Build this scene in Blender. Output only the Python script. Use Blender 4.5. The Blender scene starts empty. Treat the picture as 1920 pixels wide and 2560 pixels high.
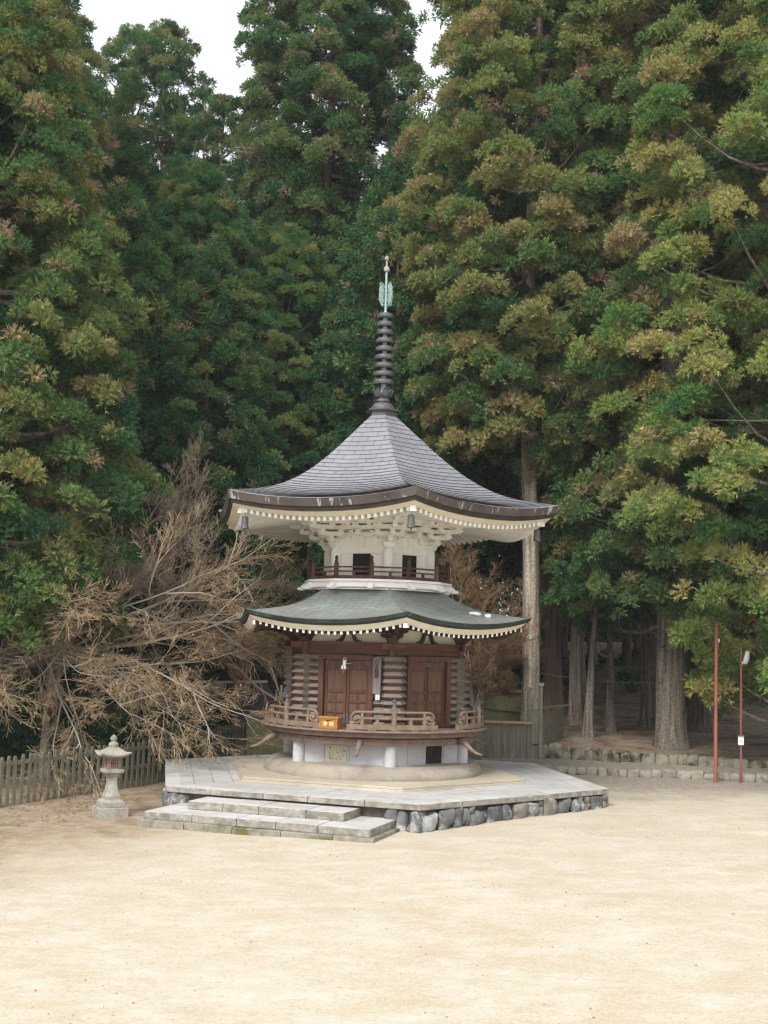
import bpy, math, random
import numpy as np
from mathutils import Matrix, Vector
sc = bpy.context.scene
rad = math.radians

# ------------------------------------------------------------------ camera
def make_camera():
    yaw, pitch, roll = 0.0033778, 0.106668, 0.0275522
    fw = Vector((math.sin(yaw)*math.cos(pitch), math.cos(yaw)*math.cos(pitch), math.sin(pitch)))
    rt = fw.cross(Vector((0, 0, 1))).normalized(); up = rt.cross(fw)
    r2 = math.cos(roll)*rt + math.sin(roll)*up; u2 = -math.sin(roll)*rt + math.cos(roll)*up
    cd = bpy.data.cameras.new('camera'); co = bpy.data.objects.new('camera', cd)
    sc.collection.objects.link(co)
    m = Matrix((r2, u2, -fw)).transposed().to_4x4(); m.translation = Vector((0, -32, 4.09405))
    co.matrix_world = m
    cd.sensor_fit = 'VERTICAL'; cd.sensor_height = 32; cd.lens = 3053.5/2560*32
    cd.clip_start = 0.1; cd.clip_end = 2000
    sc.camera = co
make_camera()

# ------------------------------------------------------------------ sky, sun, exposure
SUN_EL, SUN_AZ = rad(45), rad(206)          # azimuth clockwise from +y (north)
w = bpy.data.worlds.new('World'); sc.world = w; w.use_nodes = True
nt = w.node_tree; nt.nodes.clear()
sky = nt.nodes.new('ShaderNodeTexSky'); sky.sky_type = 'NISHITA'; sky.sun_disc = False
sky.sun_elevation = SUN_EL; sky.sun_rotation = SUN_AZ; sky.air_density = 1.2; sky.dust_density = 6; sky.ozone_density = 0.6
hs = nt.nodes.new('ShaderNodeHueSaturation'); hs.inputs['Saturation'].default_value = 0.3
bg = nt.nodes.new('ShaderNodeBackground'); bg.inputs['Strength'].default_value = 0.13
out = nt.nodes.new('ShaderNodeOutputWorld')
cl = nt.nodes.new('ShaderNodeMix'); cl.data_type = 'RGBA'; cl.inputs[0].default_value = .72        # closed white cloud over the clear sky
cl.inputs[7].default_value = (9.6, 9.9, 10.4, 1)
nt.links.new(sky.outputs[0], hs.inputs['Color']); nt.links.new(hs.outputs[0], cl.inputs[6]); nt.links.new(cl.outputs[2], bg.inputs[0]); nt.links.new(bg.outputs[0], out.inputs[0])
sl = bpy.data.lights.new('sun', 'SUN'); sl.energy = 2.3; sl.angle = rad(24); sl.color = (1, 0.965, 0.91)
so = bpy.data.objects.new('sun', sl); sc.collection.objects.link(so)
d = Vector((math.sin(SUN_AZ)*math.cos(SUN_EL), math.cos(SUN_AZ)*math.cos(SUN_EL), math.sin(SUN_EL)))
so.rotation_euler = d.to_track_quat('Z', 'Y').to_euler(); so.location = d*60
sc.view_settings.view_transform = 'Standard'; sc.view_settings.look = 'None'
sc.view_settings.exposure = 0.5; sc.view_settings.gamma = 1; sc.view_settings.use_curve_mapping = False
try:
    cy = sc.cycles
    cy.max_bounces = 5; cy.diffuse_bounces = 4; cy.glossy_bounces = 2; cy.transmission_bounces = 2
    cy.caustics_reflective = False; cy.caustics_refractive = False
    cy.use_denoising = True; cy.filter_width = 1.3
except Exception:
    pass

# ------------------------------------------------------------------ helpers
TH = rad(9.8253)
R60 = math.pi/3
def tag(o, label=None, cat=None, group=None, kind=None):
    if label: o['label'] = label
    if cat: o['category'] = cat
    if group: o['group'] = group
    if kind: o['kind'] = kind
    return o
def empty(name, loc, label, cat, group=None, rz=0):
    o = bpy.data.objects.new(name, None); sc.collection.objects.link(o)
    o.location = loc; o.rotation_euler = (0, 0, rz); o.empty_display_size = .2
    return tag(o, label, cat, group)
def link(name, me, parent=None, world=True):
    o = bpy.data.objects.new(name, me); sc.collection.objects.link(o)
    if parent is not None:
        o.parent = parent
        if world:
            t = Vector((0, 0, 0)); p = parent
            while p is not None:
                t += Vector(p.location) + (p.matrix_parent_inverse.translation if p.parent else Vector((0, 0, 0)))
                p = p.parent
            o.matrix_parent_inverse = Matrix.Translation(-t)
    return o
def copy_tree(o, parent=None):
    c = o.copy(); sc.collection.objects.link(c)
    if parent is not None: c.parent = parent
    for ch in [x for x in sc.collection.objects if x.parent == o]: copy_tree(ch, c)
    return c

class MB:
    def __init__(self): self.v = []; self.f = []; self.m = []; self.uv = []
    def vert(self, p): self.v.append(tuple(p)); return len(self.v)-1
    def face(self, pts, m=0, uv=None):
        ids = [self.vert(p) for p in pts]; self.f.append(ids); self.m.append(m); self.uv.append(uv)
    def iface(self, ids, m=0, uv=None): self.f.append(list(ids)); self.m.append(m); self.uv.append(uv)
    def box(self, c, hx, hy, hz, X=(1, 0, 0), Y=(0, 1, 0), Z=(0, 0, 1), m=0, taper=1.0, mt=None):
        c = Vector(c); X = Vector(X)*hx; Y = Vector(Y)*hy; Z = Vector(Z)*hz
        b = [self.vert(c - Z + (sx*X + sy*Y)*taper) for sx, sy in ((-1, -1), (1, -1), (1, 1), (-1, 1))]
        t = [self.vert(c + Z + (sx*X + sy*Y)) for sx, sy in ((-1, -1), (1, -1), (1, 1), (-1, 1))]
        self.iface(b[::-1], m); self.iface(t, m if mt is None else mt)
        for i in range(4): j = (i+1) % 4; self.iface((b[i], b[j], t[j], t[i]), m)
    def bar(self, a, b, w, h, m=0, me=None, up=(0, 0, 1)):
        a = Vector(a); b = Vector(b); dz = (b-a).normalized(); U = Vector(up)
        X = dz.cross(U).normalized(); Y = X.cross(dz)
        A = [self.vert(a + X*sx*w/2 + Y*sy*h/2) for sx, sy in ((-1, -1), (1, -1), (1, 1), (-1, 1))]
        B = [self.vert(b + X*sx*w/2 + Y*sy*h/2) for sx, sy in ((-1, -1), (1, -1), (1, 1), (-1, 1))]
        self.iface(A[::-1], m); self.iface(B, m if me is None else me)
        for i in range(4): j = (i+1) % 4; self.iface((A[i], A[j], B[j], B[i]), m)
    def loft(self, rings, m=0, closed=True, cap0=True, cap1=True, ids=None):
        R = [[self.vert(p) for p in r] for r in rings]; n = len(R[0])
        for a, b in zip(R, R[1:]):
            for i in range(n if closed else n-1):
                j = (i+1) % n; self.iface((a[i], a[j], b[j], b[i]), m)
        if cap0: self.iface(R[0][::-1], m)
        if cap1: self.iface(R[-1], m)
    def lathe(self, prof, c=(0, 0, 0), n=24, m=0, cap=True, a0=0.0):
        c = Vector(c)
        rings = [[c + Vector((r*math.sin(a0+2*math.pi*i/n), -r*math.cos(a0+2*math.pi*i/n), z)) for i in range(n)] for r, z in prof]
        self.loft(rings, m, cap0=cap, cap1=cap)
    def tube(self, pts, rads, n=6, m=0, cap=True):
        pts = [Vector(p) for p in pts]; rings = []
        ref = Vector((0.13, 0.21, 1)).normalized()
        for i, p in enumerate(pts):
            t = (pts[min(i+1, len(pts)-1)] - pts[max(i-1, 0)]).normalized()
            X = t.cross(ref)
            if X.length < .05: X = t.cross(Vector((1, 0, 0)))
            X.normalize(); Y = t.cross(X)
            r = rads[i] if hasattr(rads, '__len__') else rads
            rings.append([p + (X*math.cos(2*math.pi*k/n) + Y*math.sin(2*math.pi*k/n))*r for k in range(n)])
        self.loft(rings, m, cap0=cap, cap1=cap)
    def prism(self, poly, fn, d0, d1, m=0):
        """poly of (u,z) points; fn(u,d,z) -> world"""
        self.loft([[fn(u, d0, z) for u, z in poly], [fn(u, d1, z) for u, z in poly]], m)
    def build(self, name, mats, parent=None, smooth=None, world=True, bev=0):
        me = bpy.data.meshes.new(name); me.from_pydata(self.v, [], self.f)
        if not isinstance(mats, (list, tuple)): mats = [mats]
        for mt in mats: me.materials.append(mt)
        me.polygons.foreach_set('material_index', self.m)
        if any(u is not None for u in self.uv):
            lay = me.uv_layers.new(name='UVMap'); k = 0
            for ids, u in zip(self.f, self.uv):
                for i in range(len(ids)):
                    if u is not None: lay.data[k].uv = u[i]
                    k += 1
        if smooth is not None:
            me.polygons.foreach_set('use_smooth', [True]*len(self.f)); me.update()
            me.set_sharp_from_angle(angle=rad(smooth))
        me.update()
        o = link(name, me, parent, world)
        if bev:
            md = o.modifiers.new('bevel', 'BEVEL'); md.width = bev; md.segments = 2; md.limit_method = 'ANGLE'; md.angle_limit = rad(40)
        return o
def dirv(a): return Vector((math.sin(a), -math.cos(a), 0))
def tanv(a): return Vector((math.cos(a), math.sin(a), 0))
def HV(r, k, z): v = dirv(TH + k*R60)*r; v.z = z; return v
def FP(k):
    a = TH + R60/2 + k*R60; n = dirv(a); t = tanv(a)
    return lambda u, d_, z: n*d_ + t*u + Vector((0, 0, z))
COS30 = math.cos(R60/2)

# ------------------------------------------------------------------ materials
def mat(name, c1, c2, scale=4.0, stretch=(1, 1, 1), rough=.8, bump=.15, detail=6, c3=None, s3=1.0, t3=(.5, .7), spec=.25, lo=.35, hi=.65, fine=None, fine_amt=.25, metal=0.0, space='Object', st3=None):
    m = bpy.data.materials.new(name); m.use_nodes = True; n = m.node_tree.nodes; L = m.node_tree.links
    b = n['Principled BSDF']; b.inputs['Roughness'].default_value = rough; b.inputs['Specular IOR Level'].default_value = spec
    b.inputs['Metallic'].default_value = metal
    tc = n.new('ShaderNodeTexCoord'); mp = n.new('ShaderNodeMapping'); mp.inputs['Scale'].default_value = stretch
    L.new(tc.outputs[space], mp.inputs[0])
    no = n.new('ShaderNodeTexNoise'); no.inputs['Scale'].default_value = scale; no.inputs['Detail'].default_value = detail; no.inputs['Roughness'].default_value = .62
    L.new(mp.outputs[0], no.inputs['Vector'])
    rp = n.new('ShaderNodeValToRGB'); rp.color_ramp.elements[0].position = lo; rp.color_ramp.elements[1].position = hi
    rp.color_ramp.elements[0].color = (*c1, 1); rp.color_ramp.elements[1].color = (*c2, 1)
    L.new(no.outputs[0], rp.inputs[0]); col = rp.outputs[0]
    if c3 is not None:
        n3 = n.new('ShaderNodeTexNoise'); n3.inputs['Scale'].default_value = s3; n3.inputs['Detail'].default_value = 5; n3.inputs['Roughness'].default_value = .65
        if st3:
            m3 = n.new('ShaderNodeMapping'); m3.inputs['Scale'].default_value = st3; L.new(tc.outputs[space], m3.inputs[0]); L.new(m3.outputs[0], n3.inputs['Vector'])
        else: L.new(tc.outputs[space], n3.inputs['Vector'])
        r3 = n.new('ShaderNodeMapRange'); r3.inputs[1].default_value = t3[0]; r3.inputs[2].default_value = t3[1]
        L.new(n3.outputs[0], r3.inputs[0])
        mx = n.new('ShaderNodeMix'); mx.data_type = 'RGBA'; mx.inputs[7].default_value = (*c3, 1)
        L.new(r3.outputs[0], mx.inputs[0]); L.new(col, mx.inputs[6]); col = mx.outputs[2]
    if fine:
        nf = n.new('ShaderNodeTexNoise'); nf.inputs['Scale'].default_value = fine; nf.inputs['Detail'].default_value = 2
        L.new(tc.outputs[space], nf.inputs['Vector'])
        rf = n.new('ShaderNodeMapRange'); rf.inputs[1].default_value = .3; rf.inputs[2].default_value = .7; rf.inputs[3].default_value = 1-fine_amt; rf.inputs[4].default_value = 1+fine_amt
        L.new(nf.outputs[0], rf.inputs[0])
        mm = n.new('ShaderNodeVectorMath'); mm.operation = 'SCALE'; L.new(col, mm.inputs[0]); L.new(rf.outputs[0], mm.inputs['Scale']); col = mm.outputs[0]
    L.new(col, b.inputs['Base Color'])
    if bump:
        bp = n.new('ShaderNodeBump'); bp.inputs['Strength'].default_value = bump; bp.inputs['Distance'].default_value = .03
        L.new(no.outputs[0], bp.inputs['Height']); L.new(bp.outputs[0], b.inputs['Normal'])
    return m
def roof_mat(name, c1, c2, cm, c3, s3, t3, rough, seam=.03, bias=0.0, c4=None):
    m = bpy.data.materials.new(name); m.use_nodes = True; n = m.node_tree.nodes; L = m.node_tree.links
    b = n['Principled BSDF']; b.inputs['Roughness'].default_value = rough; b.inputs['Specular IOR Level'].default_value = .4
    tc = n.new('ShaderNodeTexCoord')
    br = n.new('ShaderNodeTexBrick'); br.inputs['Scale'].default_value = 1; br.inputs['Brick Width'].default_value = 1; br.inputs['Row Height'].default_value = 1
    br.inputs['Mortar Size'].default_value = seam; br.inputs['Mortar Smooth'].default_value = .1; br.inputs['Bias'].default_value = bias
    br.inputs['Color1'].default_value = (*c1, 1); br.inputs['Color2'].default_value = (*c2, 1); br.inputs['Mortar'].default_value = (*cm, 1)
    L.new(tc.outputs['UV'], br.inputs['Vector'])
    col = br.outputs[0]
    for c, s, t, st in ((c3, s3, t3, (1, 1, 1)), (c4, s3*2.3, (.52, .7), (1, 1, .25))):
        if c is None: continue
        mp = n.new('ShaderNodeMapping'); mp.inputs['Scale'].default_value = st; L.new(tc.outputs['Object'], mp.inputs[0])
        n3 = n.new('ShaderNodeTexNoise'); n3.inputs['Scale'].default_value = s; n3.inputs['Detail'].default_value = 7; n3.inputs['Roughness'].default_value = .68
        L.new(mp.outputs[0], n3.inputs['Vector'])
        r3 = n.new('ShaderNodeMapRange'); r3.inputs[1].default_value = t[0]; r3.inputs[2].default_value = t[1]; L.new(n3.outputs[0], r3.inputs[0])
        mx = n.new('ShaderNodeMix'); mx.data_type = 'RGBA'; mx.inputs[7].default_value = (*c, 1); L.new(r3.outputs[0], mx.inputs[0]); L.new(col, mx.inputs[6]); col = mx.outputs[2]
    L.new(col, b.inputs['Base Color'])
    bp = n.new('ShaderNodeBump'); bp.inputs['Strength'].default_value = .5; bp.inputs['Distance'].default_value = .02
    L.new(br.outputs['Fac'], bp.inputs['Height']); bp.invert = True; L.new(bp.outputs[0], b.inputs['Normal'])
    return m
M = {}
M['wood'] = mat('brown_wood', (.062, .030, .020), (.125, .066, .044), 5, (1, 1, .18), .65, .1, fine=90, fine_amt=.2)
M['woodh'] = mat('brown_beam_wood', (.07, .032, .02), (.14, .066, .04), 3, (.3, .3, 3), .65, .1, fine=90, fine_amt=.2)
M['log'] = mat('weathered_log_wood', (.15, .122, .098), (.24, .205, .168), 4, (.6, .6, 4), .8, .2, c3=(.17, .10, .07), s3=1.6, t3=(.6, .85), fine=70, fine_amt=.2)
M['rail'] = mat('weathered_rail_wood', (.15, .106, .078), (.23, .168, .126), 6, (1, 1, 1), .8, .15, fine=60, fine_amt=.25)
M['deck'] = mat('weathered_deck_wood', (.13, .085, .065), (.20, .14, .11), 5, (1, 1, 1), .75, .12, fine=60, fine_amt=.2)
M['darkwood'] = mat('dark_brown_wood', (.045, .022, .015), (.085, .042, .028), 6, (1, 1, 1), .6, .1)
M['door'] = mat('door_panel_wood', (.088, .046, .027), (.15, .084, .052), 7, (2.5, 2.5, .25), .65, .12, fine=60, fine_amt=.15)
M['doorframe'] = mat('door_frame_wood', (.068, .030, .018), (.118, .055, .033), 6, (2, 2, .3), .6, .1)
M['white'] = mat('white_plaster', (.79, .765, .70), (.85, .835, .79), 2.5, (1, 1, .5), .75, .04, c3=(.70, .65, .55), s3=2.2, t3=(.58, .8))
M['cream'] = mat('cream_painted_wood', (.66, .60, .46), (.75, .69, .55), 3, (1, 1, 1), .75, .05)
M['whitepaint'] = mat('white_paint', (.84, .83, .80), (.88, .87, .85), 3, (1, 1, 1), .6, .03)
M['black'] = mat('black_opening', (.01, .01, .01), (.02, .018, .016), 3, (1, 1, 1), .8, 0)
M['bronze'] = mat('dark_bronze', (.05, .052, .056), (.10, .10, .105), 14, (1, 1, 1), .5, .1, c3=(.10, .15, .13), s3=5, t3=(.6, .8), spec=.5)
M['verdigris'] = mat('verdigris_bronze', (.25, .38, .355), (.37, .50, .47), 14, (1, 1, 1), .7, .1)
M['fascia'] = mat('streaked_copper_fascia', (.055, .044, .038), (.10, .083, .072), 1.2, (1, 1, .1), .55, .05, c3=(.34, .34, .33), s3=1.0, t3=(.57, .64), st3=(7, 7, .35))
M['fascia_dark'] = mat('dark_fascia_edge', (.03, .023, .019), (.05, .04, .033), 3, (1, 1, 1), .6, 0)
M['fascia_green'] = mat('green_copper_fascia', (.018, .03, .027), (.04, .06, .054), 3, (1, 1, .4), .55, .05, c3=(.13, .26, .22), s3=3.6, t3=(.6, .72))
M['roof_grey'] = roof_mat('grey_copper_shingles', (.19, .193, .208), (.222, .225, .24), (.08, .08, .088), (.27, .275, .29), .9, (.5, .8), .5, seam=.022)
M['roof_green'] = roof_mat('patinated_copper_shingles', (.23, .25, .235), (.265, .285, .265), (.175, .195, .18), (.225, .215, .208), .75, (.46, .66), .6, seam=.045, c4=(.27, .365, .325))
M['granite'] = mat('pale_granite', (.40, .40, .41), (.52, .52, .53), 90, (1, 1, 1), .75, .05, detail=2, c3=(.36, .345, .32), s3=2, t3=(.5, .8))
M['inscr'] = mat('inscription_stone', (.46, .43, .33), (.56, .52, .40), 6, (1, 1, 1), .8, .05)
M['ink'] = mat('engraved_strokes', (.20, .17, .10), (.24, .20, .12), 6, (1, 1, 1), .8, 0)
M['plinth'] = mat('stained_plinth_stone', (.24, .21, .175), (.335, .30, .25), 1.6, (1, 1, 1.8), .85, .08, c3=(.36, .29, .20), s3=2.3, t3=(.52, .75), fine=60, fine_amt=.12)
M['tier'] = mat('tan_sandstone', (.37, .32, .245), (.47, .42, .335), .9, (1, 1, 1), .85, .06, fine=40, fine_amt=.1)
M['kerbstone'] = mat('mossy_edge_stone', (.19, .175, .15), (.36, .335, .295), 5, (1, 1, 1.5), .85, .3, c3=(.15, .14, .11), s3=2.6, t3=(.5, .72), fine=45, fine_amt=.2)
M['step_top'] = mat('worn_step_stone', (.40, .39, .365), (.54, .53, .505), 1.4, (1, 1, 1), .8, .08, c3=(.26, .245, .215), s3=1.2, t3=(.52, .8), fine=45, fine_amt=.1)
M['moss'] = mat('mossy_foot_stone', (.20, .185, .15), (.30, .28, .235), 5, (1, 1, 1), .9, .25, c3=(.12, .12, .045), s3=1.7, t3=(.48, .6))
M['boulder'] = mat('blue_grey_boulder', (.07, .073, .075), (.175, .178, .178), 3.5, (1, 1, .8), .75, .4, c3=(.42, .41, .38), s3=2.6, t3=(.54, .66))
M['boulder_pale'] = mat('pale_grey_boulder', (.20, .205, .205), (.36, .36, .35), 4, (1, 1, .8), .8, .4, c3=(.46, .46, .44), s3=3.2, t3=(.55, .7))
M['boulder_brown'] = mat('brown_grey_boulder', (.12, .105, .085), (.24, .21, .175), 4, (1, 1, .8), .8, .4, c3=(.38, .36, .32), s3=3, t3=(.58, .7))
M['mortar'] = mat('dark_mortar', (.06, .052, .042), (.13, .115, .095), 6, (1, 1, 1), .9, .3)
M['wallstone'] = mat('lichen_wall_stone', (.15, .138, .10), (.28, .26, .20), 3.2, (1, 1, 1), .9, .35, c3=(.055, .05, .025), s3=1.9, t3=(.5, .62), fine=30, fine_amt=.2)
M['kerb'] = mat('kerb_stone', (.21, .19, .15), (.32, .295, .24), 3, (1, 1, 1), .9, .3, c3=(.12, .105, .07), s3=2.4, t3=(.55, .68), fine=30, fine_amt=.2)
M['lantern'] = mat('lantern_stone', (.25, .235, .20), (.37, .355, .31), 5, (1, 1, 1), .9, .3, c3=(.17, .16, .10), s3=3, t3=(.5, .7), fine=50, fine_amt=.2)
M['firebox'] = mat('rusty_firebox_stone', (.17, .11, .075), (.27, .20, .15), 5, (1, 1, 1), .85, .2)
M['fence'] = mat('mossy_fence_wood', (.135, .125, .088), (.225, .21, .155), 3.5, (1, 1, .4), .9, .2, c3=(.15, .085, .05), s3=1.1, t3=(.55, .75), fine=40, fine_amt=.2)
M['board'] = mat('grey_fence_boards', (.13, .12, .095), (.24, .225, .185), 5, (2.2, 2.2, .15), .9, .2, c3=(.15, .155, .075), s3=.9, t3=(.48, .7), fine=50, fine_amt=.15)
M['board_green'] = mat('algae_green_boards', (.15, .16, .075), (.23, .235, .13), 4, (1, 1, 1), .9, .2, c3=(.17, .16, .13), s3=1.4, t3=(.5, .7))
M['orangewood'] = mat('fresh_orange_timber', (.34, .20, .11), (.46, .28, .16), 5, (1, 1, 1), .7, .1)
M['box'] = mat('varnished_box_wood', (.27, .118, .032), (.37, .175, .05), 7, (.5, .5, 4), .45, .05, spec=.4)
M['gold'] = mat('gold_lettering', (.78, .60, .22), (.85, .68, .28), 5, (1, 1, 1), .5, 0)
M['sign'] = mat('weathered_sign_board', (.13, .105, .105), (.22, .185, .18), 6, (3, 3, .3), .85, .2)
M['inkblack'] = mat('black_brush_ink', (.012, .011, .012), (.025, .022, .022), 6, (1, 1, 1), .7, 0)
M['paper'] = mat('white_paper', (.80, .80, .78), (.86, .86, .85), 5, (1, 1, 1), .7, 0)
M['straw'] = mat('pale_straw', (.42, .32, .20), (.56, .45, .30), 12, (1, 1, 1), .8, 0)
M['redpole'] = mat('rust_red_pole', (.24, .075, .055), (.33, .115, .085), 4, (1, 1, .3), .6, .05)
M['rustpole'] = mat('rusty_pole', (.15, .065, .05), (.25, .115, .085), 6, (1, 1, .4), .75, .1)
M['metal'] = mat('grey_lamp_metal', (.40, .40, .40), (.55, .55, .54), 6, (1, 1, 1), .5, 0, spec=.5)
M['wire'] = mat('dark_wire', (.05, .05, .052), (.09, .09, .09), 6, (1, 1, 1), .6, 0)
M['snow'] = mat('old_snow', (.82, .83, .84), (.88, .88, .89), 8, (1, 1, 1), .8, .1)
M['shed_roof'] = mat('grey_shed_roof', (.045, .045, .047), (.085, .085, .088), 5, (1, 6, 1), .8, .2, c3=(.13, .055, .035), s3=2.2, t3=(.6, .66))
M['bark'] = mat('grey_cedar_bark', (.095, .075, .058), (.25, .22, .18), 3.2, (2.4, 2.4, .16), .95, .9, c3=(.16, .15, .085), s3=.5, t3=(.5, .72), fine=14, fine_amt=.3)
M['bark_pale'] = mat('pale_cedar_bark', (.12, .09, .066), (.40, .355, .285), 3.0, (2.6, 2.6, .14), .95, .9, c3=(.17, .085, .055), s3=.8, t3=(.55, .66), fine=14, fine_amt=.3)
M['bark_red'] = mat('red_brown_cedar_bark', (.085, .055, .04), (.20, .14, .105), 3.2, (2.4, 2.4, .16), .95, .8, c3=(.12, .115, .06), s3=.5, t3=(.5, .72))

def flat_mat_sand():
    m = bpy.data.materials.new('sand_ground'); m.use_nodes = True; n = m.node_tree.nodes; L = m.node_tree.links
    b = n['Principled BSDF']; b.inputs['Roughness'].default_value = .95; b.inputs['Specular IOR Level'].default_value = .1
    tc = n.new('ShaderNodeTexCoord'); P = tc.outputs['Object']
    def noise(s, det=5, st=None, rough=.6):
        x = n.new('ShaderNodeTexNoise'); x.inputs['Scale'].default_value = s; x.inputs['Detail'].default_value = det; x.inputs['Roughness'].default_value = rough
        if st:
            mp = n.new('ShaderNodeMapping'); mp.inputs['Scale'].default_value = st; mp.inputs['Rotation'].default_value = (0, 0, .35); L.new(P, mp.inputs[0]); L.new(mp.outputs[0], x.inputs['Vector'])
        else: L.new(P, x.inputs['Vector'])
        return x.outputs[0]
    def rng(v, a, b_, c=0., d_=1.):
        r = n.new('ShaderNodeMapRange'); r.inputs[1].default_value = a; r.inputs[2].default_value = b_; r.inputs[3].default_value = c; r.inputs[4].default_value = d_; L.new(v, r.inputs[0]); return r.outputs[0]
    def mixc(f, a, b_):
        x = n.new('ShaderNodeMix'); x.data_type = 'RGBA'; L.new(f, x.inputs[0])
        for s, v in ((6, a), (7, b_)):
            if isinstance(v, tuple): x.inputs[s].default_value = (*v, 1)
            else: L.new(v, x.inputs[s])
        return x.outputs[2]
    def math_(op, a, b_):
        x = n.new('ShaderNodeMath'); x.operation = op; x.use_clamp = False
        for i, v in enumerate((a, b_)):
            if isinstance(v, (int, float)): x.inputs[i].default_value = v
            else: L.new(v, x.inputs[i])
        return x.outputs[0]
    col = mixc(rng(noise(.35, 6), .38, .62), (.450, .383, .280), (.480, .422, .330))
    col = mixc(rng(noise(.9, 7, (1, 1.5, 1), .72), .42, .66), col, (.535, .488, .412))
    col = mixc(rng(noise(2.6, 7, (1, 1.4, 1), .72), .5, .75), col, (.432, .365, .270))
    # bare grey gravel behind and to the right of the platform, leaf litter and earth to the left and back
    sx = n.new('ShaderNodeSeparateXYZ'); L.new(P, sx.inputs[0]); X, Y = sx.outputs[0], sx.outputs[1]
    wob = rng(noise(.5, 5), .3, .7, -1.6, 1.6)
    g = rng(math_('ADD', math_('ADD', Y, wob), 1.2), 0, 2.6)
    gravel = mixc(rng(noise(9, 5), .35, .65), (.235, .205, .165), (.36, .32, .265))
    col = mixc(g, col, gravel)
    # left earth: line from the steps to the lower left
    e = math_('ADD', math_('MULTIPLY', X, -1.0), math_('MULTIPLY', Y, .52))
    e = math_('ADD', e, math_('MULTIPLY', wob, .8))
    edge = rng(e, 1.6, 3.4)
    litter = mixc(rng(noise(2.0, 7, None, .75), .42, .6), (.34, .275, .20), (.24, .17, .115))
    litter = mixc(rng(noise(1.1, 5), .56, .66), litter, (.20, .185, .075))
    dusty = mixc(rng(noise(2.2, 7, None, .75), .4, .62), (.42, .35, .255), (.35, .285, .205))
    col = mixc(rng(e, -1.2, 2.0), col, dusty)
    col = mixc(edge, col, litter)
    col = mixc(rng(Y, 5.5, 8), col, mixc(rng(noise(1.6, 7, None, .75), .4, .62), (.17, .12, .075), (.09, .06, .04)))
    sp = noise(17, 5, (1, 1.3, 1), .8); sp2 = noise(90, 3)
    sc_ = math_('MULTIPLY', rng(sp, .3, .7, .80, 1.16), rng(sp2, .3, .7, .82, 1.18))
    vm = n.new('ShaderNodeVectorMath'); vm.operation = 'SCALE'; L.new(col, vm.inputs[0]); L.new(sc_, vm.inputs['Scale'])
    # sparse small dark pebbles
    vo = n.new('ShaderNodeTexVoronoi'); vo.inputs['Scale'].default_value = 2.6; L.new(P, vo.inputs['Vector'])
    peb = rng(vo.outputs['Distance'], .035, .055, 1, 0)
    col = mixc(peb, vm.outputs[0], (.26, .21, .16))
    L.new(col, b.inputs['Base Color'])
    bp = n.new('ShaderNodeBump'); bp.inputs['Strength'].default_value = .35; bp.inputs['Distance'].default_value = .02
    L.new(math_('ADD', sp, math_('MULTIPLY', noise(7, 6), 1.5)), bp.inputs['Height']); L.new(bp.outputs[0], b.inputs['Normal'])
    return m
M['sand'] = flat_mat_sand()
M['gravel'] = mat('grey_gravel', (.22, .19, .155), (.34, .305, .255), 7, (1, 1, 1), .95, .3, c3=(.20, .13, .085), s3=1.2, t3=(.58, .75), fine=60, fine_amt=.25)
M['litter'] = mat('leaf_litter_floor', (.185, .135, .095), (.345, .275, .20), 2.2, (1, 1, 1), .95, .4, c3=(.10, .055, .035), s3=1.1, t3=(.5, .66), fine=26, fine_amt=.35)

def leaf_mat(name, stops, trans=.3):
    m = bpy.data.materials.new(name); m.use_nodes = True; n = m.node_tree.nodes; L = m.node_tree.links
    n.remove(n['Principled BSDF']); o = n['Material Output']
    at = n.new('ShaderNodeAttribute'); at.attribute_name = 'tint'
    rp = n.new('ShaderNodeValToRGB'); e = rp.color_ramp.elements
    while len(e) < len(stops): e.new(.5)
    for i, (p, c) in enumerate(stops): e[i].position = p; e[i].color = (*c, 1)
    L.new(at.outputs['Fac'], rp.inputs[0])
    oi = n.new('ShaderNodeObjectInfo'); mu = n.new('ShaderNodeMix'); mu.data_type = 'RGBA'; mu.blend_type = 'MULTIPLY'; mu.inputs[0].default_value = 1
    L.new(rp.outputs[0], mu.inputs[6]); L.new(oi.outputs['Color'], mu.inputs[7])
    df = n.new('ShaderNodeBsdfDiffuse'); tr = n.new('ShaderNodeBsdfTranslucent'); mx = n.new('ShaderNodeMixShader'); mx.inputs[0].default_value = trans
    L.new(mu.outputs[2], df.inputs[0]); L.new(mu.outputs[2], tr.inputs[0]); L.new(df.outputs[0], mx.inputs[1]); L.new(tr.outputs[0], mx.inputs[2]); L.new(mx.outputs[0], o.inputs[0])
    return m
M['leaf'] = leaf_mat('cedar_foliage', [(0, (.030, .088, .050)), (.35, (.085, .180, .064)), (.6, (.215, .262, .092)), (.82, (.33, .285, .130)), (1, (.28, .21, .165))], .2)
M['twig'] = leaf_mat('bare_twigs', [(0, (.47, .43, .365)), (.35, (.39, .335, .26)), (.7, (.36, .27, .165)), (1, (.46, .32, .20))], .05)

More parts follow.
